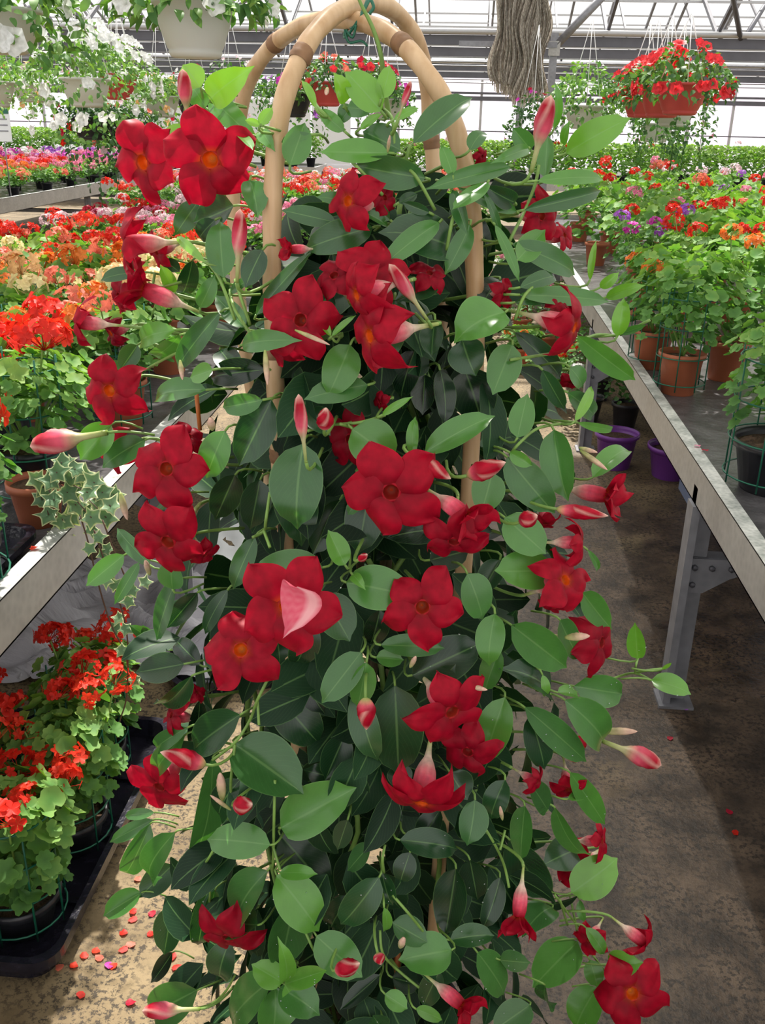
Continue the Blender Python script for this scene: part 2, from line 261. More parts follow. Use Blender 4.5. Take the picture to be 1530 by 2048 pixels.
# ------------------------------------------------------------------ mesh builder
class MB:
    def __init__(s): s.v = []; s.f = []; s.mi = []; s.uv = []; s.tone = []; s.col = []; s.hascol = False
    def add(s, vs, fs, mi=0, uvs=None, tone=.5, cols=None):
        o = len(s.v); s.v += [tuple(v) for v in vs]; s.tone += (tone if isinstance(tone, list) else [tone]*len(vs))
        s.col += (cols if cols else [(.5, .5, .5)]*len(vs))
        if cols: s.hascol = True
        for f in fs:
            s.f.append([o+i for i in f]); s.mi.append(mi)
            s.uv += [uvs[i] for i in f] if uvs else [(.2, .5)]*len(f)
    def box(s, c, d, R=None, mi=0):
        hx, hy, hz = d[0]/2, d[1]/2, d[2]/2; c = V(c)
        vs = [V((x, y, z)) for x in (-hx, hx) for y in (-hy, hy) for z in (-hz, hz)]
        if R: vs = [R @ v for v in vs]
        s.add([c+v for v in vs], [(0, 1, 3, 2), (4, 6, 7, 5), (0, 4, 5, 1), (2, 3, 7, 6), (0, 2, 6, 4), (1, 5, 7, 3)], mi)
    def tube(s, pts, rad, seg=6, mi=0, tone=.5, cap=True, cols=None):
        pts = [V(p) for p in pts]; n = len(pts)
        if not isinstance(rad, (list, tuple)): rad = [rad]*n
        vs = []; prev = None; cc = []
        for i, p in enumerate(pts):
            t = (pts[min(i+1, n-1)]-pts[max(i-1, 0)])
            t = t.normalized() if t.length > 1e-9 else V((0, 0, 1))
            a = prev if prev else (V((0, 0, 1)) if abs(t.z) < .9 else V((1, 0, 0)))
            x = (a - t*a.dot(t)).normalized(); prev = x; y = t.cross(x)
            for k in range(seg):
                an = 2*PI*k/seg; vs.append(p + (x*math.cos(an)+y*math.sin(an))*rad[i])
                if cols: cc.append(cols[i])
        fs = [(i*seg+k, i*seg+(k+1) % seg, (i+1)*seg+(k+1) % seg, (i+1)*seg+k) for i in range(n-1) for k in range(seg)]
        if cap: fs += [tuple(range(seg))[::-1], tuple((n-1)*seg+k for k in range(seg))]
        s.add(vs, fs, mi, tone=tone, cols=cc or None)
    def lathe(s, prof, seg=24, c=(0, 0, 0), mi=0, closed=False):
        c = V(c); vs = []; n = len(prof)
        for r, z in prof:
            for k in range(seg):
                a = 2*PI*k/seg; vs.append(c+V((r*math.cos(a), r*math.sin(a), z)))
        fs = [(i*seg+k, i*seg+(k+1) % seg, (i+1)*seg+(k+1) % seg, (i+1)*seg+k) for i in range(n-1) for k in range(seg)]
        if closed: fs += [tuple(range(seg))[::-1], tuple((n-1)*seg+k for k in range(seg))]
        s.add(vs, fs, mi)
    def leaf(s, B, T, wd, N, tone=.4, sag=.08, fold=.18, nv=8, nu=6, mi=0, peak=.42, wav=0):
        B = V(B); T = V(T); d = T-B; Ln = d.length
        if Ln < 1e-6: return
        d = d/Ln; N = (N-d*N.dot(d)).normalized(); S = d.cross(N)
        vs = []; uvs = []; ph = rnd.random()*6
        for i in range(nv+1):
            t = i/nv
            e = .62 if peak < .5 else .8
            tt = t**(math.log(.5)/math.log(peak))
            wf = math.sin(PI*min(1, tt))**e if 0 < t < 1 else 0
            if t > .86: wf *= (1-(t-.86)/.14)*.75+.12
            if i == nv: wf = .015
            if i == 0: wf = .04
            c = B+d*(Ln*t)+N*(Ln*sag*(4*t*(1-t)) - (Ln*sag*.9*max(0, t-.8)/.2 if t > .8 else 0)*.5)
            for j in range(nu+1):
                u = j/nu*2-1
                z = fold*abs(u)**1.4*wd*wf*.5 + wav*wd*math.sin(u*2+t*9+ph)*.5*abs(u)
                vs.append(c+S*(u*wf*wd/2)+N*z); uvs.append((j/nu, t))
        fs = [(i*(nu+1)+j, i*(nu+1)+j+1, (i+1)*(nu+1)+j+1, (i+1)*(nu+1)+j) for i in range(nv) for j in range(nu)]
        s.add(vs, fs, mi, uvs, tone)
    def disc_leaf(s, c, N, r, tone=.5, lobes=7, mi=0, cup=.25, ang=0, depth=.16):
        """round lobed geranium leaf"""
        c = V(c); N = N.normalized(); a = V((0, 0, 1)) if abs(N.z) < .9 else V((1, 0, 0)); X = N.cross(a).normalized(); Y = N.cross(X)
        n = lobes*3; vs = [c - N*r*cup*.5]; tn = [max(0, tone-.25)]
        for ring in (.6, 1.0):
            for k in range(n):
                an = ang+2*PI*k/n; rr = r*ring*((1, 1-depth*.15, 1-depth)[k % 3] if ring == 1 else 1)*(.4 if k == 0 else (.8 if k in (1, n-1) else 1))
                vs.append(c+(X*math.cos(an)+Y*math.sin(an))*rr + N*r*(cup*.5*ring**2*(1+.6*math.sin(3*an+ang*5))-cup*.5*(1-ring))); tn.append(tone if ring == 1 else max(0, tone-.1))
        s.add(vs, [(0, k+1, (k+1) % n+1) for k in range(n)]+[(1+k, 1+n+k, 1+n+(k+1) % n, 1+(k+1) % n) for k in range(n)], mi, tone=tn)
    def build(s, name, mats, parent=None, smooth=True, loc=None):
        me = bpy.data.meshes.new(name); me.from_pydata(s.v, [], s.f); me.update()
        if not isinstance(mats, (list, tuple)): mats = [mats]
        for m in mats: me.materials.append(m)
        me.polygons.foreach_set('material_index', s.mi)
        if smooth: me.polygons.foreach_set('use_smooth', [True]*len(s.f))
        ul = me.uv_layers.new(name='UV'); ul.data.foreach_set('uv', [x for p in s.uv for x in p])
        at = me.attributes.new('tone', 'FLOAT', 'POINT'); at.data.foreach_set('value', s.tone)
        if s.hascol:
            ca = me.color_attributes.new('Col', 'FLOAT_COLOR', 'POINT'); ca.data.foreach_set('color', [x for c in s.col for x in (*c, 1)])
        o = bpy.data.objects.new(name, me); COL.objects.link(o)
        if parent: o.parent = parent
        if loc: o.location = loc
        return o
def link(name, me, parent=None, mw=None):
    o = bpy.data.objects.new(name, me); COL.objects.link(o)
    if parent: o.parent = parent
    if mw is not None: o.matrix_local = mw
    return o
def empty(name, loc=(0, 0, 0), rz=0):
    o = bpy.data.objects.new(name, None); COL.objects.link(o); o.location = loc; o.rotation_euler = (0, 0, rz); o.empty_display_size = .05; return o
def tag(o, label=None, cat=None, group=None, kind=None):
    if label: o['label'] = label
    if cat: o['category'] = cat
    if group: o['group'] = group
    if kind: o['kind'] = kind
    return o
def struct(o): o['kind'] = 'structure'; return o
def frame(z, roll=0, hint=None):
    """rotation whose +Z is z"""
    z = z.normalized(); a = hint or (V((0, 0, 1)) if abs(z.z) < .9 else V((0, 1, 0)))
    y = (a-z*a.dot(z)).normalized(); x = y.cross(z)
    return Matrix((x, y, z)).transposed().to_4x4() @ Matrix.Rotation(roll, 4, 'Z')
def qbez(a, b, c, n=8): return [a*(1-t)**2+b*2*t*(1-t)+c*t*t for t in [i/n for i in range(n+1)]]
def catmull(P, k=6):
    out = []; n = len(P)
    for i in range(n-1):
        p0, p1, p2, p3 = P[max(i-1, 0)], P[i], P[i+1], P[min(i+2, n-1)]
        for j in range(k):
            t = j/k; out.append(.5*((2*p1)+(p2-p0)*t+(2*p0-5*p1+4*p2-p3)*t*t+(3*p1-p0-3*p2+p3)*t**3))
    out.append(P[-1]); return out
def rdir(): 
    z = rnd.uniform(-1, 1); a = rnd.uniform(0, 2*PI); r = math.sqrt(1-z*z); return V((r*math.cos(a), r*math.sin(a), z))
# ================================================================== SETTING
YW = 25.8; XL, XR = -13.0, 13.0; ZG = 2.42
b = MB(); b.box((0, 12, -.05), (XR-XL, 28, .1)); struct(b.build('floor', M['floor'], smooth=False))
# glazed end wall: sill wall, glass, mullions, rails
b = MB(); b.box((0, YW+.05, .2), (XR-XL, .1, .4)); struct(b.build('wall_back', M['white_panel'], smooth=False))
b = MB(); b.box((0, YW, 1.45), (XR-XL, .012, 2.1)); struct(b.build('window_1', M['wallglass'], smooth=False))
b = MB()
x = XL
while x <= XR:
    b.box((x, YW-.04, 1.42), (.06, .06, 2.05)); x += 1.02
struct(b.build('trim_1', M['light_steel'], smooth=False))
b = MB(); b.box((0, YW-.06, 2.0), (XR-XL, .08, .1)); b.box((0, YW-.06, 1.25), (XR-XL, .03, .025)); b.box((0, YW-.1, 2.12), (XR-XL, .05, .05))
struct(b.build('trim_2', M['dark_steel'], smooth=False))
b = MB()
for sx in (XL, XR): b.box((sx, 12, 1.2), (.08, 28, 2.4))
struct(b.build('wall_sides', M['white_panel'], smooth=False)).name = 'wall_left'
# opaque white lower panels on the far left of the end wall
b = MB()
for k in range(7): b.box((-9.6+k*1.02, YW-.09, 1.15), (.98, .03, 1.5))
struct(b.build('wall_panels', M['white_panel'], smooth=False)).name = 'wall_back_panels'

# roof: three spans, ridges across the view
gl = MB(); bars = MB(); pur = MB()
spans = [(-6.2, .2), (.2, 6.6), (6.6, 13.0), (13.0, 19.4), (19.4, YW)]
ZR = 4.05
def slope_bar(mb, x, ya, za, yb, zb, wx, wz):
    d = V((0, yb-ya, zb-za)); ln = d.length; an = math.atan2(d.z, d.y)
    mb.box((x, (ya+yb)/2, (za+zb)/2), (wx, ln, wz), R=Matrix.Rotation(an, 3, 'X'))
for (a, c) in spans:
    mdl = (a+c)/2
    for (ya, za, yb, zb) in ((a, ZG+.08, mdl, ZR), (mdl, ZR, c, ZG+.08)):
        gl.add([(XL, ya, za+.03), (XR, ya, za+.03), (XR, yb, zb+.03), (XL, yb, zb+.03)], [(0, 1, 2, 3)])
        x = XL+.3
        while x < XR:
            slope_bar(bars, x, ya, za, yb, zb, .035, .05); x += 1.3 if a > 6 else 1.6
        for q in (.33, .66):
            yy = ya+(yb-ya)*q; zz = za+(zb-za)*q; pur.box((0, yy, zz-.05), (XR-XL, .03, .03))
    pur.box((0, mdl, ZR), (XR-XL, .07, .07))
struct(gl.build('ceiling', M['glass'], smooth=False))
struct(bars.build('ceiling_glazing_bars', M['dark_steel'], smooth=False))
struct(pur.build('ceiling_purlins', M['light_steel'], smooth=False))
for i, gy in enumerate((13.0, 19.4)):
    g = MB(); g.box((0, gy, ZG-.02), (XR-XL, .2, .11)); g.box((0, gy-.08, ZG-.15), (XR-XL, .05, .1))
    struct(g.build('trim_%d' % (3+i), M['dark_steel'], smooth=False))
    g = MB(); g.tube([(XL, gy-.14, ZG+.07), (XR, gy-.14, ZG+.07)], .035, 10); g.box((0, gy-.13, ZG-.09), (XR-XL, .012, .012))
    struct(g.build('trim_%d' % (5+i), M['light_steel']))
# screen support cables and pipes running across at eaves height
b = MB()
for (y, z) in ((14.5, 2.36), (15.6, 2.36), (16.8, 2.36), (18, 2.36), (20.6, 2.33), (21.8, 2.33), (23, 2.33), (24.2, 2.3)):
    b.tube([(XL, y, z), (XR, y, z)], .013, 5)
struct(b.build('trim_7', M['steel']))
# trusses: sloping struts under the gutters
def strut(p, q, r=.03, m='dark_steel', seg=8):
    g = MB(); g.tube([p, q], r, seg); return g.build('roof_brace', M[m])
n = 0
for X in (-9, -6.3, -3.6, 3.2, 5.9):
    g = MB()
    g.tube([(X, 13, 2.42), (X+1.1, 15.6, 3.5)], .03, 6); g.tube([(X, 13, 2.42), (X-1.1, 10.4, 3.5)], .03, 6)
    g.tube([(X, 15.8, 3.6), (X+.1, 18.8, 2.5)], .022, 6)
    o = g.build('trim_%d' % (8+n), M['dark_steel']); struct(o); n += 1
# steel posts carrying the gutters
def post(x, y, label, w=.075, z=ZG):
    t = empty('steel_post', (x, y, 0)); tag(t, label, 'post')
    g = MB(); g.box((0, 0, z/2), (w, w, z)); g.build('shaft', M['steel'], t, smooth=False)
    g = MB(); g.box((0, 0, .01), (.2, .2, .02)); g.build('base_plate', M['steel'], t, smooth=False)
    return t
pp = at_y(1106, 120, 10.4)
tp = post(pp.x, 10.4, 'tall grey steel post beside the folded brown shade cloth', .07, 2.3)
g = MB(); g.box((-.45, -.04, 2.19), (.95, .05, .05)); g.build('cross_rail', M['steel'], tp, smooth=False)
g = MB(); g.tube([(0, -.02, 2.17), (.55, -.02, 2.75)], .038, 8); g.build('diagonal_brace', M['steel'], tp)
g = MB(); g.box((.0, -.05, 2.16), (.11, .012, .13)); g.build('joint_plate', M['galv'], tp, smooth=False)
for X, lb in ((-8.6, 'grey steel gutter post farthest left, beyond the red and orange flower bench'), (6.6, 'grey steel gutter post at the far right behind the geraniums')):
    post(X, 13, lb, .09)
post(pp.x+.12, 19.4, 'thin grey steel post in front of the glazed end wall', .09)

# folded shade cloth bundle hanging from above
def shade_bundle():
    g = MB(); c = at_y(1046, 60, 10.25); x0 = c.x-.25; Wd = .47
    for s in range(44):
        u = s/43; xs = x0+Wd*u; ph = rnd.random()*6; amp = .012+.02*rnd.random()
        zb = 1.80+.05*math.sin(u*7)+rnd.uniform(-.05, .03) + (.05 if u < .1 else 0); dep = rnd.uniform(-.09, .09)
        vs = []; nseg = 22; wd = rnd.uniform(.012, .03)
        for i in range(nseg+1):
            t = i/nseg; z = 3.1+(zb-3.1)*t
            pinch = .03*math.sin((z-2.2)*9)*math.sin(u*PI*2.2+1.0)+.012*math.sin((z)*12+u*5)
            xx = xs+pinch+amp*.4*math.sin(t*9+ph)+.02*math.sin(u*9+t*6)
            for k, (ox, oy) in enumerate(((-wd, .02), (-.2*wd, -.035), (wd*.7, .03), (wd, -.01))):
                vs.append((xx+ox, 10.25+dep+oy+.02*math.sin(t*13+ph+k), z))
        g.add(vs, [(i*4+k, i*4+k+1, (i+1)*4+k+1, (i+1)*4+k) for i in range(nseg) for k in range(3)])
        for q in range(3):           # ragged strips at the hem
            xa = xx+rnd.uniform(-.02, .02); l = rnd.uniform(.03, .11)
            g.add([(xa, 10.25+dep, zb+.01), (xa+.008, 10.25+dep, zb+.01), (xa+.012, 10.24+dep, zb-l), (xa+.004, 10.26+dep, zb-l)], [(0, 1, 2, 3)])
    return g.build('shade_cloth', M['cloth'])
o = shade_bundle(); tag(o, 'brown pleated shade cloth bunched up and hanging beside the steel post', 'shade cloth')
# unseen overhead screens, added to shade the vine, aisle and right bench
def screen(x0, x1, y0, y1, z, label):
    g = MB(); n = 24
    vs = [(x0+(x1-x0)*i/n, y0+(y1-y0)*j/n, z-.02*math.sin(PI*j/n*12)**2) for i in range(n+1) for j in range(n+1)]
    g.add(vs, [(i*(n+1)+j, i*(n+1)+j+1, (i+1)*(n+1)+j+1, (i+1)*(n+1)+j) for i in range(n) for j in range(n)])
    tag(g.build('added_shade_screen', M['screen']), label, 'shade screen')
ADDED_SCREENS = [(-.2, .66, -1.0, 5.9), (.66, 3.2, -1.0, 4.0)]
screen(*ADDED_SCREENS[0], 2.34, 'grey screen added out of view to shade the aisle and vine')
screen(*ADDED_SCREENS[1], 2.34, 'grey screen added out of view to shade the right bench')

# ================================================================== BENCHES
def bench(name_label, x0, x1, y0, y1, ztop, legs, lip=.035, face=.1):
    t = empty('bench', ((x0+x1)/2, (y0+y1)/2, 0)); tag(t, name_label, 'bench'); ox, oy = t.location.x, t.location.y
    def bx(g, xa, xb, ya, yb, za, zb): g.box(((xa+xb)/2-ox, (ya+yb)/2-oy, (za+zb)/2), (xb-xa, yb-ya, zb-za))
    g = MB(); bx(g, x0+.004, x1-.004, y0+.004, y1-.004, ztop-.05, ztop-.038); g.build('bed', M['bed'], t, smooth=False)
    for side in (0, 1):
        xa = x0 if side == 0 else x1; sg = 1 if side == 0 else -1
        g = MB(); bx(g, min(xa, xa+sg*.004), max(xa, xa+sg*.004), y0, y1, ztop-face, ztop); bx(g, min(xa, xa+sg*.03), max(xa, xa+sg*.03), y0, y1, ztop-face, ztop-face+.004)
        r = g.build('side_rail', M['galv'], t, smooth=False)
        g = MB(); bx(g, min(xa, xa+sg*lip), max(xa, xa+sg*lip), y0, y1, ztop-.003, ztop+.001)
        g.build('rail_lip', M['galv_lip'], r, smooth=False)
        for ya in (y0, y1):
            if side == 0: g = MB(); bx(g, x0, x1, ya-.002, ya+.002, ztop-face, ztop); g.build('end_rail', M['galv'], t, smooth=False)
    for ly in legs:
        for side in (0, 1):
            lx = x0+.0 if side == 0 else x1-.06; th = .006; g = MB(); zt = ztop-face
            # channel section: a narrow flange and a wide web
            bx(g, lx-.008, lx+.012, ly-.03, ly+.03, 0, zt); bx(g, lx, lx+.055, ly, ly+th, 0, zt+.03)
            lg = g.build('leg', M['steel'], t, smooth=False)
            g = MB(); bx(g, lx-.02, lx+.075, ly-.045, ly+.045, 0, .008); g.build('foot_plate', M['steel'], lg, smooth=False)
            g = MB(); zc = ztop*.56; s = 1 if side == 0 else -1; xa = lx if side == 0 else lx+.055
            vs = [(xa, zc+.055), (xa+s*.19, zc+.055), (xa+s*.19, zc+.03), (xa+s*.12, zc), (xa+s*.055, zc-.045), (xa, zc-.045)]
            y1_, y2_ = ly-.012, ly-.006; n_ = len(vs)
            g.add([(p-ox, y1_-oy, q) for p, q in vs]+[(p-ox, y2_-oy, q) for p, q in vs], [tuple(range(n_)), tuple(range(n_, 2*n_))[::-1]]+[(i, (i+1) % n_, n_+(i+1) % n_, n_+i) for i in range(n_)])
            gp = g.build('gusset', M['steel'], lg, smooth=False)
            for (bxx, bz) in ((.025, .03), (.07, .03), (.12, .03), (.025, -.02)):
                g = MB(); g.tube([(xa+s*bxx-ox, ly-.012-oy, zc+bz), (xa+s*bxx-ox, ly-.02-oy, zc+bz)], .008, 6); g.build('bolt', M['dark_steel'], lg)
        g = MB(); zc = ztop*.56; bx(g, x0, x1, ly-.006, ly+.04, zc+.05, zc+.056); bx(g, x0, x1, ly-.006, ly, zc+.015, zc+.055); g.build('cross_bar', M['steel'], t, smooth=False)
        g = MB(); bx(g, x0, x1, ly-.02, ly+.02, ztop-.1, ztop-.055); g.build('top_beam', M['steel'], t, smooth=False)
    return t
RX = .625; LX = -.785
bench('galvanised steel bench running along the right of the aisle', RX, 2.5, -.4, 9.4, .70, (.1, 2.335, 4.55, 6.8, 9.0))
bench('galvanised steel bench along the left of the aisle, its edge cropped by the frame', -2.7, LX, -.4, 4.5, .70, (.1, 2.6, 4.2))
bench('far grey bench at the left, carrying the carpet of orange and pink flowers', -6.6, -4.2, 5.0, 15.5, .76, (5.4, 8.6, 10.9, 13.2), face=.13)
bench('bench behind the vine, across the end of the aisle', -3.0, .15, 8.0, 11.4, .70, (8.3, 11.0))
bench('grey bench in the background at the left, between the near bench and the far one', -2.7, -1.1, 6.1, 7.7, .62, (6.4, 7.5))

# ================================================================== PLANT KITS
def pot_mesh(r=.075, h=.14, rim=.018):
    g = MB(); g.lathe([(r*.7, 0), (r*.72, .002), (r*.93, h-rim-.002), (r*1.0, h-rim), (r*1.04, h-rim), (r*1.04, h), (r*.97, h), (r*.95, h-.012), (r*.93, h-.02)], 28)
    g.lathe([(0.0001, .001), (r*.7, .001)], 28); return g
def soil_mesh(r, z):
    g = MB(); n = 28; vs = [V((0, 0, z+.006))]
    for q in (.5, 1):
        for k in range(n): a = 2*PI*k/n; vs.append(V((r*q*math.cos(a), r*q*math.sin(a), z+(rnd.uniform(-.004, .006) if q < 1 else 0))))
    fs = [(0, 1+k, 1+(k+1) % n) for k in range(n)]+[(1+k, 1+n+k, 1+n+(k+1) % n, 1+(k+1) % n) for k in range(n)]
    g.add(vs, fs); return g
def cage_mesh(r=.1, h=.34, nv=8, z0=.02):
    g = MB()
    for z in (z0+.02, z0+h*.36, z0+h*.68, z0+h):
        g.tube([(r*math.cos(2*PI*k/24), r*math.sin(2*PI*k/24), z) for k in range(25)], .0022, 5, cap=False)
    for k in range(nv): a = 2*PI*k/nv+.2; g.tube([(r*math.cos(a), r*math.sin(a), z0), (r*math.cos(a), r*math.sin(a), z0+h+.03)], .0022, 5)
    return g
def geranium_foliage(R=.15, z0=.16, z1=.4, n=150, lr=(.018, .036), tone=(.2, .9), seed=1):
    rs = random.Random(seed); g = MB()
    for i in range(n):
        a = rs.uniform(0, 2*PI); q = rs.random()**.5; z = z0+(z1-z0)*rs.random()**.7
        rr = R*q*(1.0-.35*abs((z-z0)/(z1-z0)-.55)); p = V((rr*math.cos(a), rr*math.sin(a), z))
        N = V((math.cos(a)*q, math.sin(a)*q, .9))+V((rs.uniform(-.6, .6), rs.uniform(-.6, .6), rs.uniform(-.1, .5)))
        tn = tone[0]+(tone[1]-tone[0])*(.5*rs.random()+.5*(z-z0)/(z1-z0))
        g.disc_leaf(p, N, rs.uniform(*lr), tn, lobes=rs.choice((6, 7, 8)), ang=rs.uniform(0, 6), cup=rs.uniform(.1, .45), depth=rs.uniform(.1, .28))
    return g
def geranium_stems(heads, R=.12, z0=.13, seed=1):
    rs = random.Random(seed); g = MB()
    for h in heads:
        a = V((h.x*.2, h.y*.2, z0)); g.tube(qbez(a, V((h.x*.6, h.y*.6, (z0+h.z)*.5)), h, 5), .0022, 5)
    for k in range(7):
        an = rs.uniform(0, 6.3); p = V((R*.7*math.cos(an), R*.7*math.sin(an), z0+.12)); g.tube(qbez(V((0, 0, z0-.02)), V((p.x*.4, p.y*.4, z0+.06)), p, 4), .0035, 5)
    return g
def floret_cluster(R=.038, n=26, pr=.012, seed=1, flat=.7, loose=0):
    rs = random.Random(seed); g = MB()
    for i in range(n):
        z = rs.uniform(-.35, 1); a = rs.uniform(0, 2*PI); q = math.sqrt(max(0, 1-z*z)); d = V((q*math.cos(a), q*math.sin(a), z))
        c = V((d.x*R, d.y*R, d.z*R*flat))*(1+loose*rs.random()); N = (d+V((rs.uniform(-.4, .4), rs.uniform(-.4, .4), rs.uniform(-.2, .4)))).normalized()
        X = N.cross(V((.3, .5, .8))).normalized(); Y = N.cross(X); r = pr*rs.uniform(.8, 1.25); an0 = rs.uniform(0, 6)
        for k in range(5):
            an = an0+2*PI*k/5; D = X*math.cos(an)+Y*math.sin(an); S = X*-math.sin(an)+Y*math.cos(an); rr = r*rs.uniform(.8, 1.15)
            g.add([c, c+D*rr*.6+S*rr*.38+N*rr*.2, c+D*rr*1.05+N*rr*rs.uniform(-.1, .35)+S*rr*.15, c+D*rr*1.0-S*rr*.22+N*rr*.1, c+D*rr*.55-S*rr*.4+N*rr*.2], [(0, 1, 2), (0, 2, 3), (0, 3, 4)])
        if loose or i % 4 == 0: g.tube([V((0, 0, -R*.6)), c], .0009, 3)
    return g
HEADS = [floret_cluster(seed=s, R=.036+.004*s, n=24+2*s) for s in range(4)]
LOOSE = [floret_cluster(seed=20+s, R=.04, n=16, pr=.017, loose=.5, flat=.6) for s in range(3)]
HEADME = [g.build('flower_head', M['f_red']) for g in HEADS]; LOOSEME = [g.build('flower_head', M['f_red']) for g in LOOSE]
def meshes(objs):
    ms = [o.data for o in objs]
    for o in objs: bpy.data.objects.remove(o)
    return ms
HEADME = meshes(HEADME); LOOSEME = meshes(LOOSEME)
POTS = {}
def getme(key, fn, m):
    if key not in POTS: o = fn().build(key[0], m); POTS[key] = o.data; bpy.data.objects.remove(o)
    return POTS[key]
FOL = {}
def setmat(o, m):
    if o.material_slots: o.material_slots[0].link = 'OBJECT'; o.material_slots[0].material = m
def plant(loc, label, kind='near', fol='ger', cols=('red',), nh=6, pot='terracotta', cage=False, group=None, scale=1.0, cat='geranium', name='potted_geranium', loose=False, hs=1.0, seed=None, R=.15, ztop=.4, headz=(.36, .52), pr=.075, ph=.14):
    """a potted flowering plant standing on its base"""
    rs = random.Random(seed if seed is not None else rnd.random())
    t = empty(name, loc, rs.uniform(0, 6.28)); t.scale = (scale,)*3; tag(t, label, cat, group)
    v = rs.randrange(4)
    pm = getme(('pot', pr, ph), lambda: pot_mesh(pr, ph), M['terracotta']); o = link('pot', pm, t); setmat(o, M[pot])
    sm = getme(('soil', pr, ph), lambda: soil_mesh(pr*.93, ph-.02), M['soil']); link('soil', sm, t)
    key = ('foliage', kind, fol, v, R, ztop)
    def mk():
        if fol == 'ger': return geranium_foliage(R, ph+.01, ztop, 260 if kind == 'near' else 130, lr=(.014, .027) if kind == 'near' else (.022, .036), seed=v*7+3)
        if fol == 'fine': return geranium_foliage(R, ph, ztop, 330, lr=(.008, .018), seed=v*5+11)
        if fol == 'bush': return geranium_foliage(R, ph, ztop, 300, lr=(.02, .036), tone=(.5, 1), seed=v*5+11)
        return geranium_foliage(R, ph, ztop, 150, lr=(.016, .028), seed=v*5+11)
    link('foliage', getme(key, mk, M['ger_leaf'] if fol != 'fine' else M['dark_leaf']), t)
    heads = []
    for k in range(nh):
        a = 2*PI*(k+rs.random()*.8)/max(nh, 1); q = rs.uniform(.15, 1)**.6*R*1.0; heads.append(V((q*math.cos(a), q*math.sin(a), rs.uniform(*headz))))
    if kind == 'near':
        geranium_stems([h*1.0 for h in heads], z0=ph, seed=int(rs.random()*999)).build('stems', M['stem'], t)
    for h in heads:
        me = rs.choice(LOOSEME if loose else HEADME); mw = Matrix.Translation(h) @ Matrix.Rotation(rs.uniform(0, 6), 4, 'Z') @ Matrix.Rotation(rs.uniform(-.5, .5), 4, 'X') @ Matrix.Scale(hs*rs.uniform(.75, 1.15), 4)
        o = link('flower_head', me, t, mw); setmat(o, M['f_'+rs.choice(cols)])
    if cage:
        link('wire_cage', getme(('wire_cage', cage), lambda: cage_mesh(pr*1.12, cage), M['cage']), t)
    return t

# ================================================================== RIGHT BENCH
ZB = .662
nearR = [
 # x, y, kw
 (.745, 3.2, dict(label='terracotta potted geranium in a green wire cage, nearest the aisle edge of the right bench', cols=('orange',), nh=1, cage=.30, R=.19, ztop=.44)),
 (.715, 3.56, dict(label='terracotta potted geranium just behind the caged one at the bench lip', cols=('orange', 'coral'), nh=1, cage=.30, R=.16, ztop=.42)),
 (.95, 3.42, dict(label='dark terracotta geranium pot behind the caged terracotta pot', cols=('orange',), nh=3, R=.19, ztop=.46)),
 (1.13, 3.02, dict(label='terracotta geranium pot with crimson heads at the right frame edge', cols=('crimson',), nh=1, pot='terracotta', R=.2, ztop=.46)),
 (.86, 4.62, dict(label='terracotta pot with purple flowers at the middle of the right bench edge', cols=('magenta', 'violet'), nh=5, fol='fine', R=.2, ztop=.42)),
 (1.02, 4.35, dict(label='terracotta pot with big bright red geranium heads beside the purple flowers', cols=('red',), nh=4, R=.19, ztop=.40)),
]
for x, y, k in nearR: plant((x, y, ZB), **k)
# black pot with the cage, cropped by the right edge
plant((.80, 2.30, ZB), 'black potted geranium in a green wire cage, cropped at the right edge', pot='blackpot', cage=.31, nh=1, cols=('crimson',), R=.17, ztop=.42, seed=5, pr=.11, ph=.13)
plant((1.08, 2.72, ZB), 'leafy geranium with a crimson head at the right edge behind the caged black pot', pot='terracotta', nh=2, cols=('crimson',), R=.2, ztop=.46, seed=6)
CN0 = dict(red='red', scarlet='bright red', orange='orange', peach='peach', crimson='crimson', pink='pink', pale_pink='pale pink', violet='violet', coral='coral')
fill = [(1.35, 3.9, 'scarlet'), (1.25, 4.35, 'red'), (1.3, 3.55, 'orange'), (1.5, 4.4, 'peach'), (1.65, 4.0, 'pink'), (1.55, 4.85, 'red'), (1.2, 4.85, 'red'), (1.85, 4.6, 'crimson'), (1.9, 5.1, 'pink'), (1.35, 5.3, 'red'), (.95, 5.2, 'red'), (1.7, 5.5, 'pale_pink'), (2.1, 5.6, 'pale_pink'), (1.05, 5.75, 'pink'), (1.45, 5.9, 'coral'), (.85, 6.3, 'red'), (1.25, 6.4, 'scarlet'), (1.7, 6.3, 'pink'), (2.15, 6.3, 'red'), (1.0, 6.95, 'red'), (1.45, 7.0, 'red'), (1.9, 7.0, 'violet'), (2.3, 6.9, 'pale_pink'), (.85, 7.6, 'pink'), (1.3, 7.6, 'red'), (1.75, 7.7, 'pale_pink'), (2.2, 7.6, 'pink'), (1.0, 8.3, 'red'), (1.5, 8.4, 'coral'), (2.0, 8.4, 'pale_pink'), (1.1, 8.95, 'red'), (1.7, 9.0, 'pink'), (2.25, 9.0, 'red')]
for x, y, c in fill:
    if visible((x, y, 1.0), 200):
        plant((x+rnd.uniform(-.03, .03), y, ZB), 'potted geranium with '+CN0[c]+' heads '+('in the front half' if y < 6 else 'in the far half')+' of the right bench', cols=(c, c, c), nh=2, kind='far', R=.24, ztop=.46, headz=(.42, .56), group=CN0[c]+' geraniums crowded on the right bench, '+('front' if y < 6 else 'far'), hs=1.0)

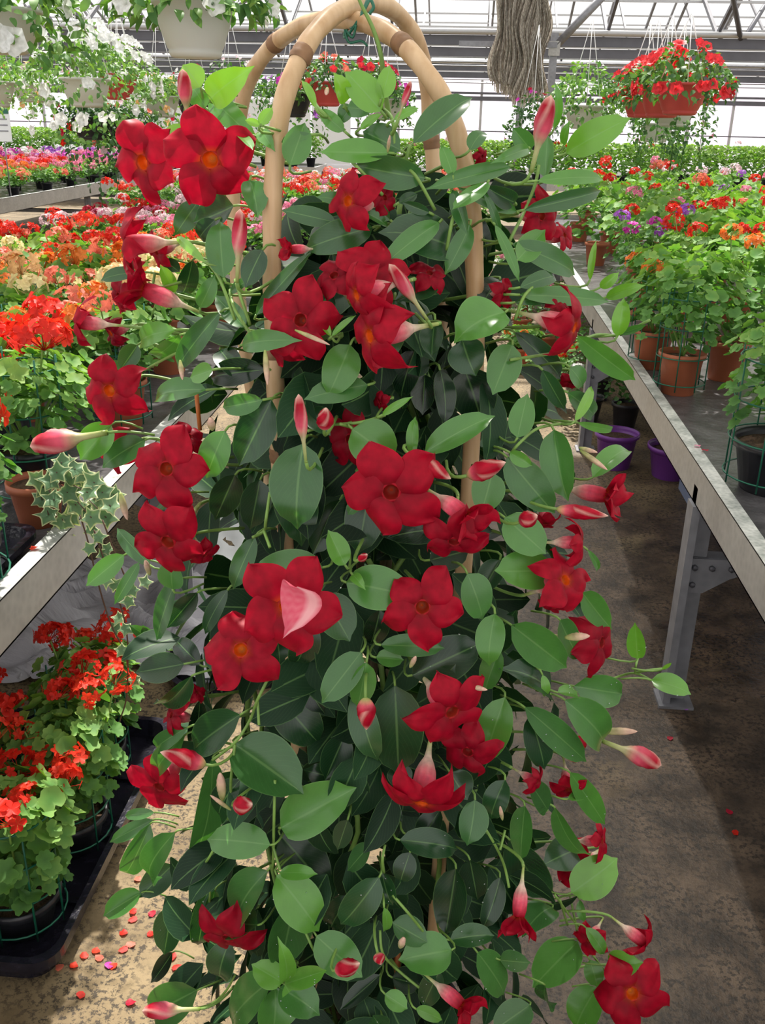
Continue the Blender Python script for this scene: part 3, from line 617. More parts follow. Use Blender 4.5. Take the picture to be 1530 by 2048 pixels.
# ================================================================== LEFT BENCH
lab = {0: ('trailing bright red geranium near the front of the left bench', 'front red geraniums on the left bench'),
       1: ('orange flowered geranium on the sunlit middle of the left bench', 'orange geraniums on the left bench'),
       2: ('red flowered geranium toward the far end of the left bench', 'back red geraniums on the left bench')}
plant((-.93, 1.52, ZB), 'caged geranium with pale leaves in the black tray on the left bench, nearest the camera', pot='blackpot', cage=.34, nh=3, cols=('scarlet',), loose=True, R=.15, ztop=.40, headz=(.34, .44), pr=.1, ph=.11, seed=2)
y = 1.95
row = 0; ORD = ['first', 'second', 'third', 'fourth', 'fifth', 'sixth', 'seventh', 'eighth', 'ninth']
while y < 4.3:
    x = LX-.2-(.15 if row % 2 else 0); ci = 0
    while x > -2.6:
        px, py = proj((x, y, .95))
        if px > -170:
            k = 0 if y < 2.55 else (1 if y < 3.7 else 2)
            colr = {0: ('red', 'scarlet'), 1: ('orange', 'peach', 'cream', 'coral'), 2: ('red', 'scarlet', 'coral')}[k]
            plant((x+rnd.uniform(-.03, .03), y+rnd.uniform(-.03, .03), ZB), ('red', 'orange', 'red')[k]+' flowered geranium '+('at the aisle edge' if ci == 0 else ORD[ci]+' from the aisle')+' in the '+ORD[row]+' row of the left bench', kind='near' if y < 3 else 'far', cols=colr, nh=5 if k == 1 else 4, loose=(k < 2), group=lab[k][1], pot='terracotta' if rnd.random() < .4 else 'blackpot', cage=.3 if y < 2.9 else False, R=.17, ztop=.34, headz=(.28, .42), seed=rnd.randrange(99999), hs=1.05)
        x -= .3; ci += 1
    y += .31; row += 1
# shallow black tray on the bench beside the aisle
def tray(loc, sx, sy, h, label, rz=0):
    t = empty('plant_tray', loc, rz); tag(t, label, 'tray')
    g = MB(); c = .05; n = 6
    def rr(hx, hy, r, z):
        out = []
        for cx, cy, a0 in ((hx-r, hy-r, 0), (-hx+r, hy-r, 90), (-hx+r, -hy+r, 180), (hx-r, -hy+r, 270)):
            for k in range(n+1): a = math.radians(a0+90*k/n); out.append(V((cx+r*math.cos(a), cy+r*math.sin(a), z)))
        return out
    rings = [rr(sx/2-.02, sy/2-.02, c, 0), rr(sx/2-.012, sy/2-.012, c, h*.6), rr(sx/2, sy/2, c, h*.62), rr(sx/2, sy/2, c, h), rr(sx/2-.014, sy/2-.014, c, h), rr(sx/2-.02, sy/2-.02, c, .008)]
    N_ = len(rings[0]); vs = [p for r in rings for p in r]
    fs = [(i*N_+k, i*N_+(k+1) % N_, (i+1)*N_+(k+1) % N_, (i+1)*N_+k) for i in range(len(rings)-1) for k in range(N_)]
    fs += [tuple(range(N_))[::-1], tuple(5*N_+k for k in range(N_))]
    g.add(vs, fs); g.build('tray_body', M['tray'], t, smooth=False)
    for k in range(1, 4):
        q = MB(); q.box((0, -sy/2+k*sy/4, .012), (sx-.05, .008, .012)); q.build('rib', M['tray'], t, smooth=False)
    return t
tray((-1.03, 1.52, ZB), .36, .5, .035, 'black plastic tray lying on the left bench at the frame edge')

# ivy with cream edged leaves hanging over the corner of the left bench
def ivy():
    base = V((-.9, 1.86, ZB)); t = empty('variegated_ivy', base); tag(t, 'cream edged variegated ivy spilling over the left bench beside the aisle', 'ivy')
    g = pot_mesh(.06, .1); g.build('pot', M['terracotta'], t); soil_mesh(.056, .085).build('soil', M['soil'], t)
    lf = MB(); st = MB()
    def star(c, N, r, ang):
        a = V((0, 0, 1)) if abs(N.z) < .9 else V((1, 0, 0)); X = N.cross(a).normalized(); Y = N.cross(X)
        shp = [(0, .55), (20, .5), (40, .85), (60, .55), (85, .55), (110, .95), (135, .6), (160, .62), (180, 1.15)]
        pts = [(a_, r_) for a_, r_ in shp]+[(360-a_, r_) for a_, r_ in shp[1:-1][::-1]]
        outer = []; inner = []
        for a_, r_ in pts:
            an = math.radians(a_)+ang; d = X*math.cos(an)+Y*math.sin(an); outer.append(c+d*r*r_+N*r*.12*math.sin(an*3)); inner.append(c+d*r*r_*.8+N*(.0008+r*.1*math.sin(an*3)))
        n = len(pts); base_t = rnd.uniform(.1, .5)
        vs = outer+inner+[c-N*r*.08]
        lf.add(vs, [(k, (k+1) % n, n+(k+1) % n, n+k) for k in range(n)], 0, tone=[1.0]*n+[base_t+.3]*n+[base_t])
        vs2 = [v+N*.0006 for v in inner]+[c-N*r*.08+N*.0006]
        lf.add(vs2, [(k, (k+1) % n, n) for k in range(n)], 0, tone=[base_t]*n+[max(0, base_t-.15)])
    def place(px, py, D, s=22, up_=.5):
        p = at_y(px, py, D)-base; N = (CAM-(p+base)).normalized()+V((rnd.uniform(-.5, .5), rnd.uniform(-.2, .2), rnd.uniform(0, .7)*up_*2)); star(p, N.normalized(), s*pxm(p+base), rnd.uniform(0, 6)); return p
    for px, py in ((105, 1000), (135, 985), (140, 1035), (120, 1062), (128, 1042), (195, 1002), (222, 1012), (168, 1022), (112, 945), (150, 938), (170, 950), (86, 975), (205, 985), (95, 1030), (150, 1010), (180, 1035), (72, 958), (215, 1035), (160, 975), (125, 925), (145, 955), (190, 965), (82, 1000), (100, 962), (232, 990), (175, 985), (108, 1085), (118, 1072)):
        p = place(px+rnd.uniform(-3, 3), py, 1.72+rnd.uniform(-.05, .06), 29); st.tube(qbez(V((0, 0, .09)), V((p.x*.5, p.y*.5, .15)), p, 4), .0014, 4)
    for px, py in ((182, 1058), (178, 1098), (208, 1108), (215, 1098), (222, 1145), (212, 1160), (228, 1170), (265, 1180), (258, 1203), (238, 1235), (250, 1258), (232, 1255), (270, 1360), (197, 1075), (290, 1165), (243, 1300)):
        place(px, py, 1.66+rnd.uniform(-.02, .03), 19, .2)
    for path in ([(160, 1030), (178, 1090), (192, 1150), (212, 1220), (228, 1262), (248, 1300), (258, 1345)], [(188, 1060), (205, 1110), (238, 1200), (254, 1270), (256, 1330), (252, 1400), (240, 1440), (234, 1475)], [(205, 1040), (240, 1130), (262, 1175)]):
        P = [at_y(a, b_, 1.67)-base for a, b_ in path]; st.tube(catmull(P, 4), .0017, 5)
    lf.build('foliage', M['ivy_leaf'], t); st.build('runners', M['brown_vine'], t)
ivy()

# ================================================================== FAR BENCHES OF FLOWERS
CN = dict(red='red', scarlet='bright red', orange='orange', peach='peach', crimson='crimson', pink='pink', pale_pink='pale pink', magenta='magenta', violet='violet', white='white', petunia_red='red', coral='coral')
def carpet(x0, x1, y0, y1, z, dx, dy, colf, lab, grp, nh=5, R=.17, ztop=.26, headz=(.24, .32), pot='blackpot', maxn=280, hs=1.1):
    c = 0; j = 0; y = y0
    while y < y1:
        x = x0+(dx/2 if j % 2 else 0)
        while x < x1:
            if visible((x, y, z+.3), 60) and c < maxn:
                cols = colf(x, y); cols = (rnd.choice(cols),)*2+(rnd.choice(cols),); first = CN[cols[0]]; lab_ = first+' flowered '+lab+(', front rows' if (x > x1-.7 or y < y0+.8) else ', back rows')
                plant((x+rnd.uniform(-.03, .03), y, z), lab_, kind='far', fol='mid', cols=cols, nh=nh if cols else 0, group=grp+', '+lab_.split(' flowered')[0]+(' front' if 'front' in lab_ else ' back'), pot=pot, R=R, ztop=ztop, headz=headz, name='bedding_plant', cat='flowering plant', hs=hs, pr=.06, ph=.1); c += 1
            x += dx
        y += dy; j += 1
    return c
nc = carpet(-6.4, -4.28, 6.0, 15.3, .712, .33, .35, lambda x, y: ('orange', 'coral', 'peach') if y < 10.5 else (('red', 'coral', 'pink') if y < 12 else (('magenta', 'pink', 'pale_pink', 'violet') if y < 13.6 else ('violet', 'white', 'pink'))), 'plant on the far left bench', 'bedding plants on the far left bench', R=.2, ztop=.24, headz=(.2, .29), nh=6)
nc += carpet(-2.85, .1, 8.15, 11.3, .662, .36, .36, lambda x, y: ('pink', 'coral', 'pale_pink', 'red') if y < 9.6 else ('white', 'pink', 'coral'), 'plant on the bench behind the vine', 'flowering plants on the bench behind the vine', nh=4)
nc += carpet(-2.55, -1.2, 6.2, 7.6, .582, .33, .34, lambda x, y: ('crimson', 'red', 'pink', 'pale_pink'), 'plant on the low grey bench in the left background', 'crimson flowering plants on the low grey bench', nh=5)
# green leafy beds further back
def green_row(x0, x1, y, z, lab, grp, dx=.42, R=.26, cols=()):
    x = x0
    while x < x1:
        if visible((x, y, z+.3), 60):
            plant((x, y, z), lab, kind='far', fol='bush', cols=cols, nh=1 if cols else 0, group=grp, pot='blackpot', R=R, ztop=.56, headz=(.5, .62), name='leafy_plant', cat='plant', pr=.09, ph=.15)
        x += dx
bench('long bench of green plants in the far left background', -11, -2.6, 17.2, 18.6, .70, (17.4, 18.4))
green_row(-10.6, -2.8, 17.5, .662, 'bushy green plant in the far left background below the white wall', 'green plants in the far left background')
green_row(-10.4, -2.8, 18.2, .662, 'bushy green plant in the far left background below the white wall', 'green plants in the far left background')
bench('long bench of green plants in front of the glazed end wall at the right', -1.2, 9.4, 14.2, 15.8, .70, (14.4, 15.6))
green_row(-1.0, 9.2, 14.5, .662, 'tall green plant in the right background before the glazed wall', 'green plants before the glazed wall', dx=.4, cols=('red', 'pale_pink', 'pink'))
green_row(-.8, 9.2, 15.3, .662, 'tall green plant in the right background before the glazed wall', 'green plants before the glazed wall', dx=.4, cols=())

# plants standing on the floor at the end of the aisle and under the bench
fl = [(.52, 5.3, 'bright red geranium standing on the floor beyond the vine, under the bench edge', ('scarlet',), 4, .14, .3), (.42, 6.2, 'orange red geranium on the floor further down the aisle', ('orange',), 2, .14, .26)]
for x, y, lb, c, n_, R_, zt in fl: plant((x, y, 0), lb, cols=c, nh=n_, R=R_, ztop=zt, headz=(zt-.03, zt+.04), kind='near', seed=4)
for i, (x, y) in enumerate(((.75, 6.6), (.62, 7.2), (.5, 7.9), (.85, 7.5), (.72, 8.3), (.3, 7.4))):
    plant((x-.15, y, 0), 'pale pink flowering plant on the floor beneath the far part of the right bench', cols=('pale_pink', 'pink', 'white'), nh=7, R=.24, ztop=.5, headz=(.36, .56), fol='fine', kind='far', group='pink plants under the right bench', name='bedding_plant', cat='flowering plant')
for i, (x, y, c) in enumerate(((.72, 5.05, 0), (.83, 5.5, 0), (.9, 4.95, 0))):
    plant((x, y, 0), 'dark green bushy plant on the floor beneath the right bench behind the leg', cols=('white',), nh=1, R=.2, ztop=.5, headz=(.3, .4), fol='fine', kind='far', group='dark bushy plants under the right bench', name='leafy_plant', cat='plant', pot='blackpot')
def tub(loc, r, h, m, label, name='flower_pot', cat='pot'):
    t = empty(name, loc); tag(t, label, cat); pot_mesh(r, h).build('pot_body', M[m], t); soil_mesh(r*.93, h-.03).build('soil', M['soil'], t)
tub((.76, 4.32, 0), .10, .17, 'purple', 'purple plastic pot under the right bench, the left one of two')
tub((1.0, 4.22, 0), .11, .15, 'purple', 'purple plastic pot under the right bench, the right one of two')
tub((1.13, 4.75, 0), .09, .2, 'terracotta', 'empty terracotta pot in the shade under the right bench')
t = empty('storage_crate', (1.22, 3.86, 0)); tag(t, 'blue grey plastic crate in the shade under the right bench', 'crate')
for nm, c_, d_ in (('side_panel', (0, -.2, .14), (.4, .02, .28)), ('side_panel', (0, .2, .14), (.4, .02, .28)), ('end_panel', (-.2, 0, .14), (.02, .4, .28)), ('end_panel', (.2, 0, .14), (.02, .4, .28)), ('base', (0, 0, .01), (.4, .4, .02))):
    g = MB(); g.box(c_, d_); g.build(nm, M['bluegrey'], t, smooth=False)

# crumpled plastic film lying under the left bench
def film():
    g = MB(); n = 60; m_ = 36; rs = random.Random(5); c0 = V((-1.12, 2.62, 0))
    ph = [rs.uniform(0, 6) for _ in range(10)]
    vs = []
    for i in range(n+1):
        for j in range(m_+1):
            u = i/n*2-1; v = j/m_*2-1
            edge = max(abs(u), abs(v)); z = .13*(1-edge**2)*(.6+.4*math.sin(u*4+ph[0]))+.035*math.sin(v*23+3*math.sin(u*5+ph[1])+ph[2])*(1-.5*edge)+.02*math.sin(u*17+v*9+ph[3])+.012*math.sin(v*47+u*8+ph[4])
            vs.append(V((u*.55+.07*math.sin(v*5+ph[5]), v*.36+.05*math.sin(u*6+ph[6])+.05*u, max(.006, z+.02))))
    g.add(vs, [(i*(m_+1)+j, (i+1)*(m_+1)+j, (i+1)*(m_+1)+j+1, i*(m_+1)+j+1) for i in range(n) for j in range(m_)])
    o = g.build('plastic_film', M['film'], loc=c0); tag(o, 'crumpled grey plastic film heaped on the floor under the left bench', 'plastic film')
    P = [at_z(x_, y_, .02) for x_, y_ in ((45, 1350), (62, 1340), (75, 1352), (110, 1342), (170, 1330), (230, 1322), (300, 1312))]
    P = catmull(P, 5); g = MB(); vs = []
    for p in P: vs += [p+V((0, -.022, .004)), p+V((0, 0, .014)), p+V((0, .022, .006))]
    g.add(vs, [(i*3+k, i*3+k+1, (i+1)*3+k+1, (i+1)*3+k) for i in range(len(P)-1) for k in range(2)])
    tag(g.build('plastic_strip', M['film']), 'long thin twisted strip of pale plastic on the floor in front of the crumpled film', 'plastic strip')
film()
# white sheet beyond, partly hidden by the vine
g = MB(); n = 20; vs = [V((-.98+.62*i/n, 2.75+.85*j/n+.05*math.sin(i*.6), .012+.012*math.sin(i*1.3+j)+.01*math.sin(j*2.1))) for i in range(n+1) for j in range(n+1)]
g.add(vs, [(i*(n+1)+j, (i+1)*(n+1)+j, (i+1)*(n+1)+j+1, i*(n+1)+j+1) for i in range(n) for j in range(n)])
tag(g.build('plastic_sheet', M['white_panel']), 'bright white plastic sheet flat on the floor behind the vine', 'plastic sheet')

# floor tray with red geraniums, lower left
tray((-.94, 1.62, 0), .52, .78, .06, 'glossy black plastic tray on the floor at the lower left, holding red geraniums')
tf = [(-.80, 1.37, 'red geranium in a green wire cage at the front corner of the floor tray', 7), (-.79, 1.60, 'red geranium in the floor tray, second from the front corner', 7), (-.83, 1.84, 'red geranium in the floor tray under the bench edge, farthest from the camera', 6), (-1.03, 1.36, 'red geranium in the floor tray, cropped by the left edge of the photo', 6), (-1.04, 1.62, 'dim red geranium in the floor tray behind the cropped one', 5)]
for i, (x, y, lb, n_) in enumerate(tf): plant((x, y, .012), lb, cols=('scarlet', 'red'), nh=n_, pot='blackpot', cage=.26, R=.125, ztop=.33, headz=(.29, .40), loose=True, hs=.85, pr=.075, ph=.085, seed=40+i)
tray((-.62, 2.36, 0), .34, .3, .05, 'black plastic tray on the floor behind the vine, just visible between leaves', rz=.3)
t = plant((-.93, 2.2, 0), 'slender red geranium sprig on the floor under the ivy runner', cols=('scarlet', 'red'), nh=3, R=.07, ztop=.14, headz=(.12, .2), loose=True, pot='blackpot', hs=.8, pr=.05, ph=.07, seed=77)

# fallen petals
def petal_me(seed):
    rs = random.Random(seed); g = MB(); vs = [V((0, 0, .004))]
    for k in range(8):
        a = 2*PI*k/8; r = .009*(1+.35*math.cos(a))*rs.uniform(.85, 1.15); vs.append(V((r*math.cos(a), r*.8*math.sin(a), rs.uniform(.001, .006))))
    g.add(vs, [(0, 1+k, 1+(k+1) % 8) for k in range(8)]); o = g.build('fallen_petal', M['f_red']); me = o.data; bpy.data.objects.remove(o); return me
PM = [petal_me(s) for s in range(3)]
for i, (x, y, c) in enumerate([(93, 1878, 'red'), (170, 1915, 'scarlet'), (190, 1903, 'scarlet'), (201, 1919, 'coral'), (117, 1937, 'coral'), (146, 1932, 'scarlet'), (216, 1931, 'magenta'), (224, 1934, 'scarlet'), (266, 1823, 'red'), (269, 1840, 'red'), (246, 1866, 'red'), (265, 1890, 'coral'), (250, 1900, 'red'), (276, 1758, 'coral'), (277, 1656, 'coral'), (350, 1938, 'red'), (302, 1830, 'crimson'), (258, 2007, 'crimson'), (344, 1918, 'red'), (1338, 1478, 'crimson'), (1371, 1419, 'violet'), (1460, 1627, 'crimson'), (1469, 1668, 'red'), (300, 1870, 'red'), (160, 1990, 'red')]):
    p = at_z(x, y, .0); o = link('fallen_petal', PM[i % 3]); o.location = p; o.rotation_euler = (0, 0, rnd.uniform(0, 6)); setmat(o, M['f_'+c])
    if c == 'violet': tag(o, 'single lilac petal on the wet floor right of the vine near the bench leg', 'petal')
    elif c == 'magenta': tag(o, 'single purple petal among the red ones on the floor at the lower left', 'petal')
    elif x > 1000: tag(o, 'small dark red petal on the wet brown floor at the right', 'petal', 'petals on the wet floor at the right')
    else: tag(o, 'small red petal fallen on the tan floor left of the vine', 'petal', 'petals on the tan floor at the left')
for x, y, c, lb in ((1407, 902, 'crimson', 'round red petal lying on the right bench lip'), (1392, 893, 'pink', 'pink petal at the outer edge of the right bench lip')):
    o = link('fallen_petal', PM[0]); o.location = at_z(x, y, .702); setmat(o, M['f_'+c]); tag(o, lb, 'petal')
o = link('fallen_petal', PM[1]); o.location = at_z(66, 1098, .702); setmat(o, M['f_scarlet']); tag(o, 'red petal on the left bench lip beside the black tray', 'petal')

# ================================================================== HANGING BASKETS
def petunia_me(seed, r=.032):
    rs = random.Random(seed); g = MB(); seg = 20; vs = []
    prof = [(.06, -1.1), (.1, -.75), (.24, -.3), (.5, -.02), (1.0, .08)]
    for i, (q, z) in enumerate(prof):
        for k in range(seg):
            a = 2*PI*k/seg; lob = 1+.12*math.cos(5*a)*(i >= 3); vs.append(V((r*q*lob*math.cos(a), r*q*lob*math.sin(a), r*(z+(.12*math.sin(10*a+seed) if i == 4 else 0)))))
    g.add(vs, [(i*seg+k, i*seg+(k+1) % seg, (i+1)*seg+(k+1) % seg, (i+1)*seg+k) for i in range(4) for k in range(seg)])
    o = g.build('flower', M['f_white']); me = o.data; bpy.data.objects.remove(o); return me
PET = [petunia_me(s) for s in range(3)]
def cascade(R, top, drop, n, lr, seed, tone=(.1, .8), trail=0):
    rs = random.Random(seed); g = MB()
    for i in range(n):
        a = rs.uniform(0, 2*PI); q = rs.random()**.45
        if rs.random() < .62: z = top*(1-q*q)*rs.uniform(.5, 1)+.01; rr = R*q
        else: rr = R*rs.uniform(.72, 1.1); z = -rs.random()**1.4*drop
        p = V((rr*math.cos(a), rr*math.sin(a), z)); out = V((math.cos(a), math.sin(a), 0)); s = rs.uniform(*lr)
        d = (out*.5+V((rs.uniform(-.6, .6), rs.uniform(-.6, .6), rs.uniform(-1, .5)))).normalized(); N = (out*.6+V((0, 0, .7))+V((rs.uniform(-.4, .4),)*3))
        g.leaf(p, p+d*s*2.2, s*1.1, N, tone[0]+(tone[1]-tone[0])*rs.random(), sag=.12, fold=.15, nv=4, nu=2)
    for k in range(trail):
        a = rs.uniform(0, 2*PI); L_ = rs.uniform(.5, 1)*drop*2.2; p0 = V((R*.8*math.cos(a), R*.8*math.sin(a), 0))
        for q in range(int(L_/.03)):
            p = p0+V((rs.uniform(-.02, .02), rs.uniform(-.02, .02), -q*.03)); d = V((rs.uniform(-1, 1), rs.uniform(-1, 1), -.5)).normalized(); s = rs.uniform(*lr)
            g.leaf(p, p+d*s*2, s*1.2, V((rs.uniform(-.4, .4), -1, .4)), tone[0]+(tone[1]-tone[0])*rs.random(), nv=4, nu=2)
        g.tube([p0, p0+V((0, 0, -L_))], .002, 4)
    return g
def wpot(r, h):
    g = MB(); g.lathe([(.0001, 0), (r*.5, 0), (r*.62, .004), (r*.68, h*.1), (r*.66, h*.14), (r*.7, h*.17), (r*.9, h*.6), (r*.97, h*.9), (r*1.03, h*.92), (r*1.03, h), (r*.96, h), (r*.9, h*.85), (.0001, h*.8)], 36); return g
def basket(loc, label, r=.135, h=.15, pot='whitepot', fcols=('white',), nf=24, R=.24, drop=.16, top=.13, leafm='dark_leaf', lr=(.012, .024), hook=2.0, trail=0, seed=0, group=None, fs=1.0, n=520, tone=(.1, .8), heads=False):
    t = empty('hanging_basket', loc); tag(t, label, 'hanging basket', group); rs = random.Random(seed)
    o = link('pot', getme(('pot', 'hb', r, h), lambda: wpot(r, h), M['whitepot']), t); setmat(o, M[pot])
    c = cascade(R, top, drop, n, lr, seed, tone, trail).build('foliage', M[leafm], t); c.location = (0, 0, h)
    hz = hook-loc[2]
    for k in range(3):
        a = 2*PI*k/3+.5; g = MB(); g.tube([(r*math.cos(a), r*math.sin(a), h*.95), (0, 0, hz)], .0025, 5); g.build('hanger_strap', M['strap'], t)
    for k in range(nf):
        a = rs.uniform(0, 2*PI); q = rs.random()**.5
        if rs.random() < .6: p = V((R*q*math.cos(a), R*q*math.sin(a), h+top*(1-.7*q*q)+.02)); N = V((math.cos(a)*q*1.2, math.sin(a)*q*1.2-.3, .7))
        else: p = V((R*1.08*math.cos(a), R*1.08*math.sin(a), h-rs.random()*drop*.8)); N = V((math.cos(a), math.sin(a), .1))
        N += V((rs.uniform(-.3, .3), rs.uniform(-.3, .3), rs.uniform(-.2, .2)))
        me = rs.choice(HEADME) if heads else rs.choice(PET)
        o = link('flower', me, t, Matrix.Translation(p) @ frame(N, rs.uniform(0, 6)) @ Matrix.Scale(fs*rs.uniform(.8, 1.15), 4)); setmat(o, M['f_'+rs.choice(fcols)])
    return t
def hb(px, py, D, *a, **k):     # px, py = the middle of the pot's underside in the photo
    p = at_y(px, py, D); return basket((p.x, p.y, p.z), *a, **k)
hb(392, 117, 3.4, 'large white pot of white petunias hanging at the top left beside the bamboo hoop', nf=26, R=.25, hook=2.35, seed=1, r=.13, h=.17, drop=.05, fs=1.15, n=480, lr=(.016, .03), top=.12, tone=(.3, 1))
hb(5, 108, 3.3, 'white petunia basket cropped by the top left corner', nf=34, R=.25, hook=2.35, seed=2, drop=.14, h=.13, fs=1.15, n=520, lr=(.014, .028), tone=(.3, 1))
hb(195, -15, 3.9, 'white petunia basket high between the two white pots at the top left', nf=14, R=.2, hook=2.4, seed=12, drop=.04, h=.13, fs=1.0, n=200, tone=(.3, 1))
for i, (px, py, D, lb) in enumerate(((1358, 231, 5.0, 'red plastic basket of red petunias, nearest of the row at the upper right'), (1322, 236, 5.5, 'red basket of red petunias second in the row at the upper right'), (1296, 236, 6.0, 'red basket of red petunias third in the row at the upper right'), (1280, 236, 6.5, 'red basket of red petunias farthest back in the row at the upper right'))):
    hb(px, py, D, lb, pot='redpot', fcols=('petunia_red',), nf=48, r=.12, h=.14, R=.215, drop=.07, top=.16, hook=1.98+.03*i, seed=20+i, fs=.85, n=420)
hb(1345, 254, 6.9, 'white pot of pink flowers hanging behind the red baskets at the upper right', fcols=('pale_pink', 'pink'), nf=14, R=.25, drop=.26, seed=31, fs=.6, trail=8, hook=2.1)
hb(1165, 258, 7.2, 'white hanging pot of bushy light green ivy right of the steel post', fcols=('white',), nf=3, R=.26, drop=.14, top=.28, seed=32, fs=.5, hook=2.15, tone=(.4, 1), lr=(.014, .026), n=700)
hb(1310, 285, 8.6, 'hanging ivy pot trailing down in front of the glazed wall at the right', fcols=('white',), nf=1, R=.22, drop=.2, seed=33, trail=14, fs=.5, hook=2.2)
hb(655, 213, 6.8, 'red basket of coral red petunias seen through the bamboo hoop', pot='redpot', fcols=('petunia_red', 'coral'), nf=26, r=.12, h=.15, R=.22, drop=.06, top=.14, seed=34, fs=.9, hook=2.1)
hb(738, 205, 7.4, 'red petunia basket partly hidden behind the upper vine leaves', pot='redpot', fcols=('petunia_red', 'crimson'), nf=26, r=.12, h=.14, R=.2, drop=.1, seed=35, fs=.9, hook=2.1)
hb(585, 235, 7.0, 'basket of magenta petunias behind the left leg of the bamboo hoop', pot='blackpot', fcols=('magenta', 'violet'), nf=20, R=.22, drop=.25, seed=36, fs=.9, hook=2.1)
hb(775, 240, 8.0, 'basket with magenta petunias behind the top vine leaves', pot='whitepot', fcols=('magenta',), nf=16, R=.2, drop=.2, seed=37, fs=.9, hook=2.2)
hb(1060, 300, 8.4, 'dark trailing fuchsia basket below the shade cloth', pot='blackpot', fcols=('crimson', 'magenta'), nf=12, R=.2, drop=.3, top=.3, seed=38, fs=.6, hook=2.2, tone=(0, .3))
hb(175, 215, 5.6, 'big basket of white petunias in the left background, nearest of the white ones', pot='whitepot', fcols=('white',), nf=60, R=.3, drop=.36, top=.28, seed=39, fs=1.0, hook=2.2, tone=(.5, 1), n=900)
hb(240, 200, 6.4, 'red pot of white petunias hanging in the left background', pot='redpot', fcols=('white',), nf=46, r=.12, R=.25, drop=.16, top=.2, seed=40, fs=1.0, hook=2.2, tone=(.5, 1))
hb(185, 280, 6.9, 'dark trailing basket with red and white flowers low in the left background', pot='blackpot', fcols=('white', 'red', 'crimson'), nf=18, R=.22, drop=.3, seed=41, fs=.8, hook=2.2, tone=(0, .3), trail=6)
hb(255, 290, 7.2, 'dark green trailing basket with coral flowers next to the red and white one', pot='blackpot', fcols=('coral', 'pale_pink'), nf=12, R=.22, drop=.3, seed=42, fs=.8, hook=2.2, tone=(0, .35), trail=8)
hb(65, 205, 7.0, 'basket of fading brownish pink flowers at the far left', pot='whitepot', fcols=('coral', 'peach', 'pale_pink'), nf=24, R=.36, drop=.12, seed=43, fs=.7, hook=2.2, tone=(.4, 1), h=.12)
hb(325, 235, 7.6, 'pale flowering basket left of the upright red bud', pot='whitepot', fcols=('white', 'peach'), nf=40, R=.26, drop=.4, seed=44, n=800, fs=.8, hook=2.2, tone=(.6, 1))
hb(390, 240, 8.4, 'dark green basket with small crimson flowers behind the upright red bud', pot='blackpot', fcols=('crimson', 'white'), nf=16, R=.26, drop=.3, top=.25, seed=45, fs=.7, hook=2.3, tone=(0, .6))
hb(465, 225, 8.8, 'basket of tiny white flowers behind the left bamboo legs', pot='whitepot', fcols=('white', 'pale_pink'), nf=40, R=.34, drop=.35, top=.28, seed=46, fs=.55, hook=2.3, tone=(.1, .8))
hb(-10, 215, 6.2, 'olive green basket at the left frame edge', pot='whitepot', fcols=('peach',), nf=10, R=.26, drop=.2, top=.2, seed=47, fs=.6, hook=2.2, tone=(.5, 1))
# wires the baskets hang from
for (x0_, y_, x1_, z_, lb) in ((-3.2, 3.6, 1.5, 2.38, 'steel wire above the near white petunia baskets'),):
    g = MB(); g.tube([(x0_, y_-.2, z_), (x1_, y_-.2, z_)], .006, 6); o = g.build('hanging_wire', M['wire']); tag(o, lb, 'wire')

# price board on a stick at the left
p = at_y(3, 243, 9.0); t = empty('price_sign', (p.x, 9.0, .72)); tag(t, 'small green and white price board on a stick at the left frame edge', 'sign')
g = MB(); g.box((0, 0, p.z-.72), (.16, .006, .34)); g.build('board', M['white_panel'], t, smooth=False)
g = MB(); g.box((0, -.004, p.z-.72+.11), (.15, .003, .09)); g.build('green_header', M['cage'], t, smooth=False)
for k in range(3): g = MB(); g.box((0, -.004, p.z-.72+.02-.05*k), (.11, .003, .012)); g.build('text_line', M['steel'], t, smooth=False)
g = MB(); g.tube([(0, .006, 0), (0, .006, p.z-.72)], .006, 6); g.build('stick', M['steel'], t)
# ================================================================== THE FLOWERING VINE
AX = V((-.085, 1.0, 0))
vine = empty('mandevilla', (AX.x, AX.y, 0)); tag(vine, 'tall glossy leaved climbing vine with big red trumpet flowers on bamboo hoops', 'flowering vine')
O = V(vine.location)
def Rz(z):
    if z < 1.1: return .27
    if z < 1.45: return .27-(z-1.1)/.35*.09
    return max(.1, .18-(z-1.45)*.4)
def vp(px, py, off=0):
    p = at_y(px, py, 1.0)
    for _ in range(2):
        R = Rz(p.z); dx = p.x-AX.x*1; d = math.sqrt(max(0, R*R-dx*dx)); p = at_y(px, py, 1.0-.92*d-off)
    return p
tocam = lambda p: (CAM-p).normalized()
# ---- pot
pot_mesh(.15, .26, .03).build('pot', M['blackpot'], vine); soil_mesh(.14, .235).build('soil', M['soil'], vine)
